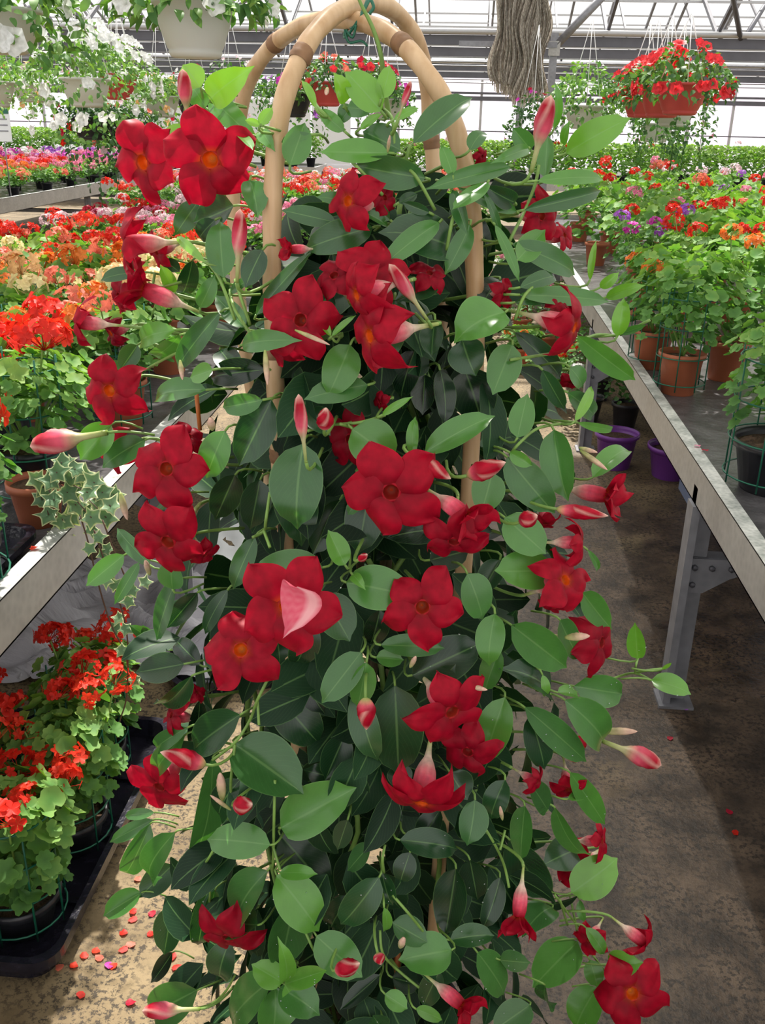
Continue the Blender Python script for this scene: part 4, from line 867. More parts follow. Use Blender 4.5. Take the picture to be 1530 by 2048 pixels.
# ---- bamboo hoops
def hoop(pts, r, nodes_at, name='bamboo_hoop'):
    P = catmull([at_y(x, y, D)-O for x, y, D in pts], 8); g = MB(); n = len(P)
    g.tube(P, [r*(1+.04*math.sin(i*.7)) for i in range(n)], 16); o = g.build(name, M['bamboo'], vine)
    for q in nodes_at:
        i = min(range(n), key=lambda k: (P[k]-(at_y(*q)-O)).length); i = max(1, min(n-2, i)); d = (P[i+1]-P[i-1]).normalized()
        g = MB(); rr = [r*1.02, r*1.1, r*1.15, r*1.05, r*1.12, r*1.02]; ss = [-.008, -.005, -.002, 0, .003, .006]
        g.tube([P[i]+d*s for s in ss], rr, 16, cap=False); g.build('joint', M['bamboo_node'], o)
    return o
hoop([(640, 2300, .90), (610, 1700, .88), (575, 1150, .86), (556, 880, .86), (548, 700, .86), (544, 540, .86), (545, 400, .86), (552, 300, .86), (568, 200, .87), (603, 110, .89), (640, 55, .92), (688, 18, .97), (745, 6, 1.02), (795, 28, 1.07), (835, 85, 1.1), (853, 160, 1.12), (860, 250, 1.13), (868, 350, 1.13), (876, 460, 1.13), (885, 700, 1.12), (880, 1100, 1.1), (860, 1700, 1.1)], .0085,
     [(607, 103, .89), (548, 690, .86), (861, 292, 1.13), (556, 900, .86), (610, 1700, .88)])
hoop([(620, 1700, 1.12), (560, 1100, 1.14), (490, 700, 1.15), (468, 440, 1.15), (470, 320, 1.15), (482, 215, 1.14), (508, 140, 1.12), (553, 85, 1.09), (610, 50, 1.05), (680, 38, 1.0), (745, 52, .96), (800, 85, .93), (845, 135, .91), (890, 205, .90), (920, 290, .89), (938, 380, .88), (946, 470, .88), (950, 700, .88), (930, 1100, .88), (880, 1700, .9), (840, 2300, .92)], .0085,
     [(817, 97, .93), (946, 640, .88), (553, 85, 1.09)])
g = MB(); g.tube([at_y(795, 1900, .92)-O, at_y(793, 2300, .92)-O], .004, 8); g.build('support_cane', M['orange_cane'], vine)
g = MB(); g.tube([at_y(392, 780, .9)-O, at_y(400, 860, .9)-O], .0022, 6); g.build('support_cane', M['orange_cane'], vine)
# wire tie where the hoops cross
g = MB(); c = at_y(712, 30, .985)-O
for k in range(3):
    g.tube([c+V((.011*math.cos(a)+.003*k, .02*math.sin(a), .012*math.sin(a*1)+.016*math.cos(a)+.004*k)) for a in [2*PI*i/16 for i in range(17)]], .0012, 5)
g.tube(catmull([at_y(x, y, .96)-O for x, y in ((712, 50), (705, 75), (690, 60), (698, 85), (722, 82), (735, 92))], 5), .0012, 5)
g.tube(catmull([at_y(x, y, .95)-O for x, y in ((742, 0), (747, 15), (738, 28))], 4), .0016, 5)
g.build('wire_tie', M['cage'], vine)

# ---- leaves : base x, base y, tip x, tip y, width (photo pixels), tone 0 dark (mature, inner shade painted in) .. 1 young
LV = """401 175 365 129 50 1|420 199 503 135 62 .9|411 215 383 172 40 .5|422 199 519 291 46 .5|520 250 545 215 24 1|520 250 490 240 15 1|525 262 548 300 30 .5|372 257 325 270 25 .8|477 267 506 299 26 .6|500 361 516 434 52 .45|467 412 388 445 66 .2|395 405 350 470 46 .2|447 555 440 440 58 .4|410 525 351 471 18 .9|430 440 398 478 40 .15
630 215 603 159 18 .9|688 207 668 145 38 .9|762 222 690 142 60 .8|762 197 780 130 38 .8|760 200 742 150 25 .6|705 212 680 246 35 .3|695 215 748 222 42 .4|688 262 638 218 30 .6|788 240 838 215 18 .7|720 257 764 228 20 .7|827 286 945 192 58 .35|800 300 725 262 60 .3|777 306 640 304 52 .65|850 356 707 330 62 .3|798 406 835 388 22 .2|858 425 805 405 22 .2|780 440 702 376 38 .35|775 453 717 422 22 .35|700 402 633 394 26 .35|672 445 563 420 38 .25|745 455 605 500 62 .25|878 445 756 540 46 .4|912 498 760 462 95 .2|580 330 610 245 55 .5|622 270 560 285 20 .4|905 380 935 470 30 .3
940 300 970 262 35 .4|1062 300 1025 255 38 .4|1108 257 1112 165 20 .6|1133 306 1261 235 60 .75|1128 290 1138 242 18 .7|1090 355 1095 270 34 .4|1075 362 1211 358 30 .6|1049 420 1208 380 34 .25|1020 333 852 378 36 .35|1058 297 985 325 25 .5|1030 405 968 372 40 .2|1033 423 915 375 28 .4|975 365 905 420 45 .5|905 350 883 290 30 .6|1000 470 965 377 16 .3|990 450 1040 565 22 .5|950 425 975 520 28 0|1035 520 1090 460 50 .55|1025 488 1155 550 50 .3|1040 590 1222 603 38 .45|1040 575 1115 553 32 .3|1200 575 1238 545 22 .8|1212 595 1290 570 26 .75|1235 672 1248 595 34 .75|1240 668 1293 650 15 .4|1155 672 1272 762 46 .5|1180 560 1192 480 14 .8|1030 605 1110 590 28 .3|1010 625 908 682 98 .6|925 680 951 752 75 .15|1025 690 985 790 68 .4|930 740 965 850 90 .05|1030 665 1125 760 45 .1|1085 740 1130 820 35 .2|1140 735 1165 775 40 .4|1135 785 1190 835 40 .3|1035 875 1055 787 50 .45|1150 842 1185 770 22 .8|1155 845 1230 858 18 .6|850 905 990 830 56 .5|1108 860 1135 1003 66 .4|1015 915 1110 1028 72 .4|1020 905 1065 932 28 .65|1185 955 1262 897 46 .6|985 945 962 1028 66 .4|1010 1035 1092 1108 75 .45|1106 1140 988 1142 82 .5|1165 1185 1222 1258 50 .5|1175 1100 1195 1145 15 .4|935 1148 966 1240 72 .5|990 1228 977 1333 58 .5|1000 1300 970 1382 46 .4|1023 1250 1135 1337 74 .5|825 1350 965 1285 88 .15|1100 1388 1005 1335 74 .15|1085 1350 1090 1395 20 .7|1115 1385 1160 1395 30 .6|1148 1372 1248 1388 62 .4|1130 1400 1208 1490 76 .4|1050 1415 1175 1525 56 .4|1010 1395 968 1523 68 .5|1060 1430 1090 1540 62 .15|1275 1317 1270 1245 36 .7|1303 1360 1383 1388 42 .75|1325 1338 1343 1325 9 .8
645 1190 700 1283 80 .3|693 1165 833 1195 86 .5|722 1305 643 1407 62 .35|733 1325 715 1415 50 .5|762 1290 890 1296 45 .35|752 1315 808 1320 36 .45|790 1372 797 1552 104 .15|715 1380 755 1525 60 .2|550 1385 640 1490 85 .1|585 1320 650 1430 60 0|690 1560 608 1540 55 .05
607 888 593 1060 104 .35|570 960 605 1092 85 .15|705 858 790 925 92 .55|740 970 715 1110 78 .2|690 1130 656 1060 48 .7|645 1135 498 1150 78 .45|825 912 830 832 25 .6|880 1060 775 1075 60 .05|680 1000 625 1110 55 .1|705 1150 730 1178 22 .7|720 942 765 925 18 .4|725 990 695 1030 28 .35
222 850 160 920 62 .6|290 880 203 935 52 .35|450 862 412 958 62 .5|543 800 478 932 76 .2|525 800 443 815 42 .4|300 1130 232 1055 32 .35|248 1110 172 1172 42 .45|278 1125 228 1210 25 .3|345 1178 343 1118 54 .4|350 1165 312 1282 50 .3|352 990 303 1030 30 .3|510 1075 465 1180 42 .25
395 1185 335 1255 40 .1|455 1180 408 1270 34 .15|368 1328 272 1345 58 .2|400 1330 352 1280 42 .05|383 1352 312 1405 48 .25|305 1290 285 1250 25 .45|300 1275 258 1250 24 .4|480 1430 385 1500 75 .25|470 1488 607 1588 115 .35|375 1455 312 1500 36 .4|370 1470 315 1545 42 .4|400 1400 385 1490 38 .05
425 1515 380 1715 62 .3|308 1625 248 1632 22 .35|305 1640 218 1685 30 .35|300 1648 248 1752 48 .3|350 1665 312 1762 60 .35|345 1730 278 1795 52 .2|283 1785 206 1832 46 .4|540 1690 412 1678 70 .55|535 1742 478 1852 85 .4|553 1750 640 1864 86 .6|560 1745 635 1748 32 .65|562 1655 713 1575 96 .5|560 1670 655 1785 90 .1|695 1640 675 1700 38 .2|740 1690 695 1742 40 .3|758 1755 680 1852 65 .25|765 1745 785 1812 50 .2|768 1815 770 1865 22 .65|800 1680 918 1698 56 .15|815 1670 900 1700 40 .2|900 1545 935 1600 60 .2|950 1600 935 1692 60 .25|785 1590 775 1690 38 .05|800 1530 805 1580 50 .15|912 1738 890 1872 68 .1|820 1705 800 1765 45 .15
1050 1612 1041 1722 50 .4|1110 1615 1182 1713 48 .4|1095 1620 1055 1560 50 .3|1140 1545 1211 1650 46 .5|1135 1598 1185 1580 22 .6|1143 1785 1236 1716 76 .7|1150 1700 1085 1730 68 .15|1020 1680 1095 1800 75 .1|1105 1815 1045 1870 62 .3|940 1720 955 1800 55 .1|1000 1755 965 1860 42 .1|1155 1884 1065 1975 82 .5|1195 1975 1150 2062 70 .6|1218 1930 1285 1925 52 .7|1172 1855 1210 1910 28 .6|1180 1920 1195 1975 38 .5|1090 1970 1110 2010 42 .3|955 1905 1010 1990 65 .45|1060 2010 985 2062 60 .35|1160 1800 1168 1845 18 .5|1000 1920 1060 1925 40 .3
903 1900 797 1920 78 .45|900 1880 990 1870 45 .2|785 1845 855 1885 55 .25|633 1872 725 1955 76 .45|785 1955 840 1970 50 .1|880 1940 845 2015 45 .15|770 1988 815 2018 38 .65|832 2018 885 2040 26 .65|760 1950 680 2020 35 .1|765 2060 745 2030 45 .3
345 1815 328 1910 58 .2|345 1905 303 1965 32 .05|395 1980 300 2030 78 .4|515 1850 417 1838 74 .35|590 1800 560 1935 88 .35|545 1960 460 2052 86 .45|560 1975 640 2030 70 .45|565 1965 560 1880 38 .65|565 1965 503 1928 52 .65|570 1968 655 1940 40 .65|570 1970 600 2022 34 .65|550 1975 545 2065 85 .45|415 1775 395 1895 45 .05|430 1780 415 1840 26 .2
275 545 200 560 28 .3|350 585 320 530 28 .8|330 520 360 545 28 .2|400 615 430 550 36 .5|350 660 280 690 45 .6|360 670 300 712 40 .6|440 625 352 740 46 .3|512 630 625 500 30 .3|490 655 430 590 40 .3|460 585 505 555 22 .4|485 690 598 680 44 .5|530 740 418 755 54 0|412 780 305 800 50 .45|425 740 380 755 40 .6|275 690 240 740 40 .2|525 500 490 575 50 .15|385 520 362 590 40 .1
665 670 578 622 68 .45|662 673 620 600 18 .8|664 672 712 630 13 .7|700 690 655 794 72 .5|735 770 608 798 55 .35|790 600 770 730 68 .3|875 570 790 600 50 .15|870 640 863 715 50 .15|940 450 890 550 42 .35|850 750 845 830 50 .02|880 740 890 850 46 .02|765 830 825 793 16 .7|600 665 625 700 28 .2
545 1240 560 1330 60 .1|620 1240 590 1330 60 .15|420 1290 450 1350 45 .1|470 950 430 1040 60 .08|520 960 500 1060 60 .06|440 700 480 760 50 .1|620 820 660 870 50 .15|830 700 800 800 60 .05|1000 560 960 620 50 .1|860 1120 940 1100 60 .1|760 1220 740 1290 50 .1|1120 1240 1160 1320 50 .35|690 1470 650 1560 60 .05|880 1620 840 1700 50 .1|1010 1560 980 1640 50 .15|700 1790 660 1860 50 .1|480 1560 440 1640 60 .15|460 1880 440 1960 60 .15|1000 1120 960 1190 50 .15|870 1380 910 1330 50 .15"""
def rowparse(s): return [[float(v) for v in e.split()] for ln in s.strip().split('\n') for e in ln.split('|') if e.strip()]
leaves = rowparse(LV)
LF = MB(); YG = MB(); PT = MB(); DROPS = []
for (bx_, by_, tx_, ty_, wd, tn) in leaves:
    off = .055*(tn-.35)+rnd.uniform(-.008, .012)
    if tn <= .1: off -= .03
    B = vp(bx_, by_, off); T = vp(tx_, ty_, off)
    dt = rnd.uniform(-.008, .022); T = at_y(tx_, ty_, T.y-dt); dd = B.y-T.y
    if abs(dd) > .05: T = at_y(tx_, ty_, B.y-.05*(1 if dd > 0 else -1))
    N = tocam(B)+V((rnd.uniform(-.55, .55), 0, rnd.uniform(-.1, .6)))
    W = wd*pxm((B+T)/2)*1.04
    tone_ = min(1, max(0, tn+rnd.uniform(-.06, .06)))
    ratio = wd/max(1, math.hypot(tx_-bx_, ty_-by_))
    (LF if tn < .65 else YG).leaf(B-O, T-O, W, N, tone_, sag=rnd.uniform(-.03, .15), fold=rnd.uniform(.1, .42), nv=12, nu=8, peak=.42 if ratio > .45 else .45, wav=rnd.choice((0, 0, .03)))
    if (by_ > 1300 and bx_ > 740) or by_ > 1700:
        src_ = (LF if tn < .65 else YG).v[-117:]
        for _ in range(rnd.choice((0, 0, 1, 2, 4))): DROPS.append(V(src_[rnd.randrange(20, 100)])+(CAM-B).normalized()*.0006)
    # petiole running back into the plant
    inn = V((AX.x, AX.y, B.z-.03)); q = B+(inn-B).normalized()*.035; back = (B-T).normalized()*.012
    PT.tube([p-O for p in qbez(B, B+back, q, 4)], .0012, 5)
# interior leaves deeper inside the crown, coloured dark as painted shade
for i in range(1250):
    z = rnd.uniform(.22, 1.43); R = Rz(z); a = rnd.uniform(0, 2*PI); rr = R*rnd.uniform(.25, .92 if z < 1.0 else .8)
    if z > 1.3: rr *= .75
    p = V((AX.x+rr*math.cos(a)*.93, AX.y+rr*math.sin(a), z)); out = V((math.cos(a), math.sin(a), 0))
    L_ = rnd.uniform(.06, .085); d = (out*rnd.uniform(-.1, .5)+V((rnd.uniform(-.6, .6), rnd.uniform(-.6, .6), rnd.uniform(-1.2, .2)))).normalized()
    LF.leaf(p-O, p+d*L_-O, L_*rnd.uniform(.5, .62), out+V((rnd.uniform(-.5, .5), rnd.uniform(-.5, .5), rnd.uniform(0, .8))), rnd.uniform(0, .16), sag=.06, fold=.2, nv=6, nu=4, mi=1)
LF.build('foliage', [M['vine_leaf'], M['shaded_leaf']], vine); YG.build('young_foliage', M['vine_leaf'], vine)['label'] = 'fresh light green young leaves'
g = MB()
for c in DROPS:
    r = rnd.uniform(.0006, .0014); vs = [c+V((r*math.cos(a)*math.sin(b_), r*math.sin(a)*math.sin(b_), r*math.cos(b_))) for b_ in (.01, .8, 1.6, 2.4, 3.13) for a in [2*PI*k/8 for k in range(8)]]
    g.add(vs, [(i*8+k, i*8+(k+1) % 8, (i+1)*8+(k+1) % 8, (i+1)*8+k) for i in range(4) for k in range(8)])
o = g.build('water_drops', M['drop'], vine); o['kind'] = 'stuff'
# winding vine stems
for k in range(9):
    a0 = 2*PI*k/9; P = []
    for i in range(16):
        t_ = i/15; z = .22+1.2*t_; a = a0+t_*rnd.uniform(1.5, 3)*(1 if k % 2 else -1); rr = (.03+.11*math.sin(PI*min(1, t_*1.1))+.02*rnd.random()); P.append(V((rr*math.cos(a), rr*math.sin(a), z)))
    PT.tube(catmull(P, 4), .003, 7)
SV = [((1150, 1385), (1190, 1368), (1225, 1357), (1268, 1346), (1303, 1361)), ((1270, 1346), (1272, 1330), (1276, 1315)), ((1272, 1345), (1300, 1340), (1330, 1337)),
      ((800, 915), (850, 935), (905, 953), (940, 950)), ((770, 830), (720, 845), (660, 850), (615, 862)), ((705, 855), (680, 848)), ((540, 985), (532, 1040), (528, 1062), (505, 1075)), ((528, 1062), (540, 1095)),
      ((535, 1360), (515, 1400), (500, 1440), (470, 1485), (425, 1520)), ((515, 1400), (518, 1450)), ((470, 1488), (462, 1560), (462, 1600), (455, 1640)), ((432, 1690), (415, 1720), (405, 1730)), ((418, 1725), (420, 1790), (415, 1830)),
      ((550, 1560), (548, 1640), (546, 1740)), ((545, 1690), (560, 1740)), ((605, 1850), (625, 1895), (648, 1935)), ((1140, 1790), (1150, 1840), (1160, 1880), (1185, 1910), (1220, 1955)), ((1120, 1800), (1135, 1850)), ((1110, 1790), (1150, 1845), (1172, 1862)),
      ((760, 1860), (765, 1905), (790, 1935), (838, 1975)), ((785, 1790), (820, 1830), (856, 1875)), ((1010, 1660), (1000, 1700)), ((770, 1690), (765, 1720), (768, 1745)), ((960, 1640), (990, 1690), (1008, 1730), (1018, 1775)),
      ((1030, 640), (1050, 590), (1085, 560)), ((1010, 500), (1030, 460), (1050, 420), (1070, 370), (1078, 330)), ((870, 420), (830, 350), (800, 330), (780, 300)), ((810, 330), (820, 290)), ((790, 300), (785, 240), (770, 220)), ((765, 390), (720, 340), (700, 320)),
      ((530, 290), (522, 255)), ((410, 220), (402, 175)), ((428, 265), (418, 215)), ((470, 640), (440, 560), (415, 525)), ((500, 650), (480, 590), (470, 560)), ((310, 545), (300, 600)), ((510, 680), (470, 620), (460, 580)), ((690, 262), (640, 220), (628, 200)),
      ((893, 500), (905, 440), (915, 420)), ((1150, 690), (1190, 670), (1235, 672)), ((1240, 670), (1300, 640)), ((1020, 720), (1150, 700)), ((290, 740), (345, 710), (400, 690)), ((1020, 910), (1040, 885), (1080, 855), (1150, 845)), ((300, 2020), (400, 2015), (445, 1990), (470, 1950))]
for P in SV:
    PT.tube(catmull([vp(x, y, .004+.012*math.sin(i*2.1))-O for i, (x, y) in enumerate(P)], 5), .0015, 6)
PT.build('stems', M['stem'], vine)
g = MB(); g.tube(catmull([at_y(x, y, D)-O for x, y, D in ((708, -30, .93), (722, 8, .93), (745, 55, .93), (762, 110, .93), (768, 170, .94), (778, 232, .95))], 6), [.0012+.00005*i for i in range(31)], 6); g.build('tendril', M['stem'], vine)
g = MB()
for k in range(3):
    g.tube(catmull([V((.02*math.cos(k*2)+rnd.uniform(-.01, .01), .02*math.sin(k*2), .22)), V((.04*math.cos(k*2), .05*math.sin(k*2), .6)), V((-.02*math.cos(k*2), .03, 1.0)), V((0.02, .02, 1.3))], 6), .005, 8)
g.build('woody_stem', M['woody'], vine)

# ---- flowers
RED = (.4, .003, .02); DRED = (.2, .001, .012); ORG = (.85, .12, .005); WHT = (.85, .68, .55); PNK = (.82, .13, .2); GRN = (.42, .5, .16)
def lerp(a, b, t): t = max(0, min(1, t)); return tuple(x+(y-x)*t for x, y in zip(a, b))
def flower_mesh(seed, recurve=.2, openness=1.0, ruffle=.06, dark=0, point=.75, glow=1.0):
    rs = random.Random(seed); g = MB(); tb = MB()
    for k in range(5):
        a0 = 2*PI*k/5+rs.uniform(-.12, .12); Lp = rs.uniform(.82, 1.08); skew = rs.uniform(.2, .34); rc = recurve+rs.uniform(-.1, .15); wv = rs.uniform(0, 6); tw = rs.uniform(-.6, .6); wsc = rs.uniform(.92, 1.1)
        nt, ns = 12, 8; vs = []; cs = []
        for i in range(nt+1):
            t = i/nt; r = .16+(Lp*(1+.1*point)-.16)*t
            tk = .8-.16*point
            hw = (.13+.34*math.sin(PI*min(1, t*.93+.05))**.9)*wsc if t < tk else None
            if hw is None: h0 = (.13+.34*math.sin(PI*(tk*.93+.05))**.9)*wsc; q = (t-tk)/(1-tk); hw = h0*(1-q**(1.35-.1*point))*.985+.015
            for j in range(ns+1):
                u = j/ns*2-1; s = u*hw*(.85 if u < 0 else 1.05); lat = s+skew*t*t*.9
                z = (-rc*t*t*openness + (1-openness)*t*1.15 + ruffle*math.sin(u*3+wv+t*4)*t + .05*u*u*t*(1-t)*4*.8 + tw*u*t*t*.35 - .06*(1-t)*abs(u) + .022*math.cos(u*9)*t + .1*math.sin(PI*t)*(1-u*u))
                rr = r*(openness**.5 if openness < 1 else 1)
                z += .05*t*math.sin(a0*3+seed)
                x = rr*math.cos(a0)-lat*math.sin(a0); y = rr*math.sin(a0)+lat*math.cos(a0)
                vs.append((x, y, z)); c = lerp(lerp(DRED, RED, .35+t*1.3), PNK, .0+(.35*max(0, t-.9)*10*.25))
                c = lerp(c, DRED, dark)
                if t < .12: c = lerp(lerp(DRED, ORG, .35*glow), c, t*8)
                cs.append(c)
        g.add(vs, [(i*(ns+1)+j, i*(ns+1)+j+1, (i+1)*(ns+1)+j+1, (i+1)*(ns+1)+j) for i in range(nt) for j in range(ns)], cols=cs)
    prof = [(.045, -2.0, GRN), (.055, -1.7, GRN), (.07, -1.45, lerp(GRN, WHT, .5)), (.1, -1.25, WHT), (.2, -1.05, lerp(WHT, PNK, .25)), (.27, -.85, lerp(WHT, PNK, .7)), (.29, -.6, PNK), (.28, -.3, lerp(PNK, RED, .7)), (.22, -.03, RED), (.17, .0, lerp(RED, ORG, .4*glow)), (.16, -.06, lerp(DRED, ORG, glow)), (.13, -.16, lerp(DRED, (.8, .12, .008), glow)), (.06, -.26, lerp(DRED, (.8, .22, .02), glow)), (.001, -.2, lerp((.5, .02, .01), (.8, .3, .03), glow))]
    seg = 20; vs = []; cs = []
    for r, z, c in prof:
        for k in range(seg):
            a = 2*PI*k/seg; rr = r*(1+.05*math.cos(5*a)); vs.append((rr*math.cos(a), rr*math.sin(a), z)); cs.append(lerp(c, (.8, .03, .08), .25*(k % 2) if -1.1 < z < -.2 and r > .25 else 0))
    tb.add(vs, [(i*seg+k, i*seg+(k+1) % seg, (i+1)*seg+(k+1) % seg, (i+1)*seg+k) for i in range(len(prof)-1) for k in range(seg)], cols=cs)
    a = g.build('flower', M['petal']); b_ = tb.build('flower_tube', M['petal']); ms = (a.data, b_.data); bpy.data.objects.remove(a); bpy.data.objects.remove(b_); return ms
FM = {}
for s in range(4): FM['o%d' % s] = flower_mesh(s, .18+.05*s, 1.0, .07, glow=(.12, .25, .2, .9)[s])
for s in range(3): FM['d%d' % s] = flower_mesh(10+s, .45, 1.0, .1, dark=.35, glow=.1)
for s in range(3): FM['s%d' % s] = flower_mesh(20+s, .55, 1.0, .09)     # seen from the side, petals swept back
FM['h0'] = flower_mesh(30, .0, .55, .08); FM['h1'] = flower_mesh(31, .0, .42, .12, dark=.25)   # half closed
FM['p0'] = flower_mesh(40, .2, 1.0, .06)
for s in range(2): FM['r%d' % s] = flower_mesh(60+s, .15, 1.0, .09, point=.15)
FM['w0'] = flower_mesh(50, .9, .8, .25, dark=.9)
def flower(cx, cy, dia, dr, tilt, kind, off=.03, roll=None, tube=1.0, stem=None):
    p = vp(cx, cy, off); a = math.radians(tilt); d = math.radians(dr)
    ax = (tocam(p)*math.cos(a)+(rt*math.cos(d)+up*math.sin(d))*math.sin(a)).normalized()
    S = dia/2*pxm(p)*1.06; me, mt_ = FM[kind]
    mw = Matrix.Translation(p-O) @ frame(ax, rnd.uniform(0, 6.28) if roll is None else roll) @ Matrix.Scale(S, 4)
    o = link('flower', me, vine, mw); t = link('flower_tube', mt_, o); t.scale = (1, 1, tube)
    # pedicel from the end of the tube back into the plant
    e = p-ax*S*2*tube; inn = V((AX.x, AX.y, e.z-.04)); q = (vp(*stem, 0) if stem else e+(inn-e).normalized()*min(.06, (inn-e).length))
    g = MB(); g.tube([v-O for v in qbez(e+ax*S*.1, e-ax*S*.4, q, 6)], .0017, 6); s_ = g.build('pedicel', M['stem'], o); s_.matrix_parent_inverse = mw.inverted()
    return o
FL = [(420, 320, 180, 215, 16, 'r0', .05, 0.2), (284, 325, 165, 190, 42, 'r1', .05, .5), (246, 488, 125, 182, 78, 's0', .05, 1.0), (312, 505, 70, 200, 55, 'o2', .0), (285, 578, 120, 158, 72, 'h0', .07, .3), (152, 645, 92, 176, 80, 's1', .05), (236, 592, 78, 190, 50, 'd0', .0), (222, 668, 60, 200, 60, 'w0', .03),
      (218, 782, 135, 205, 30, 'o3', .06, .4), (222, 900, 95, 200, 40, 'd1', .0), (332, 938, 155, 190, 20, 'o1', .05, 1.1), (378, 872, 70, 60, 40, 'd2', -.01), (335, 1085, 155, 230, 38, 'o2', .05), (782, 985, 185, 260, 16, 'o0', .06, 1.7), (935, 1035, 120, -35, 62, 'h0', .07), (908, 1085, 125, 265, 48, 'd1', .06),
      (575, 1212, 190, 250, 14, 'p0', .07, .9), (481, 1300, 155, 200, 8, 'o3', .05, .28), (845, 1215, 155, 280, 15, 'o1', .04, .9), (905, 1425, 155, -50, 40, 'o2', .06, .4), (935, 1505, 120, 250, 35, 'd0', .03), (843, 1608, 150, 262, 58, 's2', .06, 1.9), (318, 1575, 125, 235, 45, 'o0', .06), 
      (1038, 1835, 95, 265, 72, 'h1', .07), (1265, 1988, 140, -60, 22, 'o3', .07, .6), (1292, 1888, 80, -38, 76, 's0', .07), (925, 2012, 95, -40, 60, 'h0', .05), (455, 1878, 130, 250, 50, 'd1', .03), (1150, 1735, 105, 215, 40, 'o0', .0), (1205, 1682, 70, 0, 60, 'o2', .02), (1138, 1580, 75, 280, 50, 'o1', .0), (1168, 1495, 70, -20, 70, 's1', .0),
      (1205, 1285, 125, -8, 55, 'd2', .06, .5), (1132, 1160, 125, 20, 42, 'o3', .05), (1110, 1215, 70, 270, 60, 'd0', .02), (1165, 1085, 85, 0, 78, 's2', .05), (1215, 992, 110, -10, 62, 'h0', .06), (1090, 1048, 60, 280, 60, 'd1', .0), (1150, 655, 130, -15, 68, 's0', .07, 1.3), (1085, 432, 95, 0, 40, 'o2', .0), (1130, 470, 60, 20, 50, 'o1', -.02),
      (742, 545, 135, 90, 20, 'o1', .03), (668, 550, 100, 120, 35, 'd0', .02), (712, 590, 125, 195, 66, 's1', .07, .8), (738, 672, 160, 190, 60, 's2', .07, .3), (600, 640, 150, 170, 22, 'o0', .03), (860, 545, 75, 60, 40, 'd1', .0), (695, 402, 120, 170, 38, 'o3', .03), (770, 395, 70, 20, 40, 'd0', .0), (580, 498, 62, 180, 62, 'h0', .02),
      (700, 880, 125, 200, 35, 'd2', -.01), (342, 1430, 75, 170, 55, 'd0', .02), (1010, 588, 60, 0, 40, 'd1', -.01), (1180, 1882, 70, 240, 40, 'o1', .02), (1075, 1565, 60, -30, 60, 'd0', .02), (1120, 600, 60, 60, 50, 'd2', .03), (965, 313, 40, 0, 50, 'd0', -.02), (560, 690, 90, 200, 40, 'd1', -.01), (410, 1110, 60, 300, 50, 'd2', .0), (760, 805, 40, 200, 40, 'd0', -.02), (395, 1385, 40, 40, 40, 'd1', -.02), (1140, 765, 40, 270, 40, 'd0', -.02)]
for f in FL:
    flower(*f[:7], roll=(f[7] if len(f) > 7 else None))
g = MB(); B = vp(592, 1174, .075)-O; T = vp(572, 1270, .11)-O
g.leaf(B, T, .038, tocam(B+O)+V((.5, 0, .3)), .5, sag=.25, fold=.35, nv=12, nu=8, peak=.34, wav=.08)
g.hascol = True; g.col = [lerp((.72, .07, .14), (.9, .5, .52), (.15+.1*math.sin(k*1.7)) if abs(k % 9-1.5) > .9 else .8) for k in range(len(g.v))]
g.build('curled_petal', M['petal'], vine)['label'] = 'pink underside of a curled petal'
# ---- buds
def bud_mesh(kind):
    g = MB(); seg = 14; n = 16; vs = []; cs = []
    for i in range(n+1):
        t = i/n
        if kind == 'fat': r = .30*math.sin(PI*min(1, t**.8*.97+.03))**.8; z = t
        elif kind == 'pale': r = .085*math.sin(PI*min(1, t*.95+.05))**.6; z = t
        else:  # long bud with a thin green tube below
            r = .035+.03*t if t < .35 else (.045+.1*math.sin(PI*min(1, (t-.35)/.65*.98))**.9*(1.15-.3*(t-.35))); z = t
        if i == n: r = .004
        for k in range(seg):
            a = 2*PI*k/seg+t*2.2; rr = r*(1+.1*math.cos(5*a)) if t > .3 else r; vs.append((rr*math.cos(a), rr*math.sin(a), z))
            if kind == 'fat': c = lerp(lerp(GRN, PNK, t*5), RED, t*4-.4) if t < .85 else lerp(RED, WHT, (t-.85)*5)
            elif kind == 'pale': c = lerp((.35, .45, .12), (.7, .45, .35), t*1.3)
            else: c = lerp(lerp((.25, .35, .08), (.6, .55, .3), t*2.5), lerp(PNK, RED, (t-.5)*3), (t-.38)*6) if t < .9 else lerp(RED, WHT, (t-.9)*6)
            c = lerp(c, WHT, .35*(k % 5 == 0)*(t > .35)*(kind != 'pale')); cs.append(c)
    g.add(vs, [(i*seg+k, i*seg+(k+1) % seg, (i+1)*seg+(k+1) % seg, (i+1)*seg+k) for i in range(n) for k in range(seg)]+[tuple(range(seg))[::-1]], cols=cs)
    o = g.build('flower_bud', M['bud']); me = o.data; bpy.data.objects.remove(o); return me
BM = {k: bud_mesh(k) for k in ('fat', 'pale', 'long')}
BW = {'fat': .6, 'pale': .17, 'long': .28}
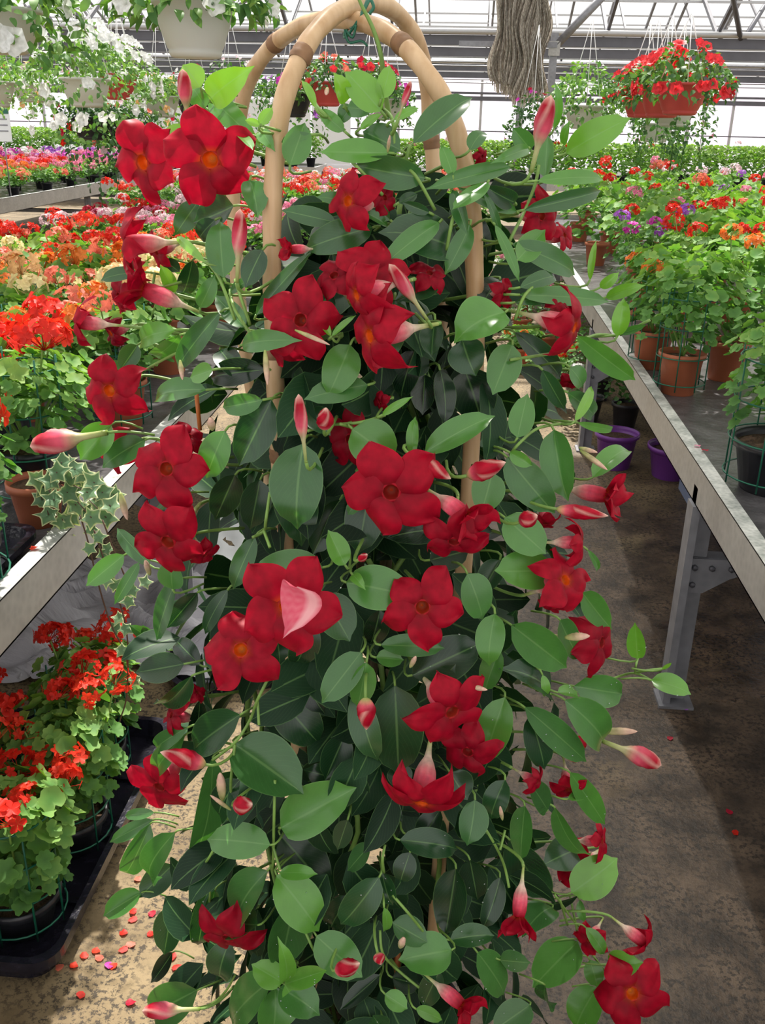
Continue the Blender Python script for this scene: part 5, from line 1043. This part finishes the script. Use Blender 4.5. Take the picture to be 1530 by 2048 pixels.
BD = [(376, 252, 365, 138, 26, 'long'), (1062, 345, 1102, 190, 34, 'long'), (795, 242, 822, 162, 13, 'long'), (612, 925, 597, 788, 24, 'long'), (648, 858, 652, 815, 34, 'fat'), (833, 918, 902, 958, 34, 'fat'), (934, 952, 1012, 924, 40, 'fat'), (731, 1395, 733, 1460, 38, 'fat'), (412, 1530, 320, 1504, 38, 'fat'), (470, 1612, 505, 1608, 36, 'fat'),
      (400, 2018, 284, 2022, 30, 'long'), (672, 1942, 720, 1926, 34, 'fat'), (755, 1905, 762, 1930, 24, 'fat'), (1205, 1482, 1323, 1531, 36, 'long'), (1204, 1463, 1275, 1463, 15, 'pale'), (855, 640, 778, 528, 26, 'long'), (262, 556, 250, 498, 20, 'fat'), (474, 565, 480, 418, 28, 'long'), (1112, 1018, 1217, 1032, 28, 'fat'), (215, 865, 60, 893, 46, 'long'), (445, 1600, 440, 1545, 18, 'pale'), (462, 1620, 420, 1590, 8, 'pale'),
      (820, 1335, 832, 1312, 10, 'pale'), (1160, 900, 1215, 940, 11, 'pale'), (1158, 895, 1195, 905, 9, 'pale'), (1040, 1045, 1075, 1030, 34, 'fat'), (718, 1120, 735, 1108, 16, 'fat'), (800, 1895, 808, 1875, 14, 'pale'), (655, 175, 652, 190, 9, 'pale'), (300, 1150, 290, 1120, 12, 'pale'), (590, 660, 660, 690, 9, 'pale'), (530, 700, 535, 770, 12, 'pale'), (360, 720, 365, 760, 10, 'pale'), (1130, 1275, 1180, 1272, 16, 'pale'), (775, 305, 780, 270, 7, 'pale'), (930, 1370, 975, 1380, 11, 'pale'), (1005, 1640, 1000, 1612, 8, 'pale'), (425, 860, 420, 835, 16, 'pale'), (240, 985, 255, 1040, 14, 'pale')]
for (bx_, by_, tx_, ty_, wd, kd) in BD:
    B = vp(bx_, by_, .05); T = at_y(tx_, ty_, B.y-.008); L_ = (T-B).length; ax = (T-B).normalized(); ws = wd*pxm(B)/BW[kd]
    mw = Matrix.Translation(B-O) @ frame(ax, rnd.uniform(0, 6)) @ Matrix.Diagonal((ws, ws, L_, 1))
    o = link('flower_bud', BM[kd], vine, mw)
    if kd != 'pale':
        inn = V((AX.x, AX.y, B.z-.02)); g = MB(); g.tube([v-O for v in qbez(B+ax*.002, B-ax*.02, B+(inn-B).normalized()*.05, 5)], .0015, 6); s_ = g.build('stalk', M['stem'], o); s_.matrix_parent_inverse = mw.inverted()
# water drops on the lower leaves (part of the foliage's wetness)
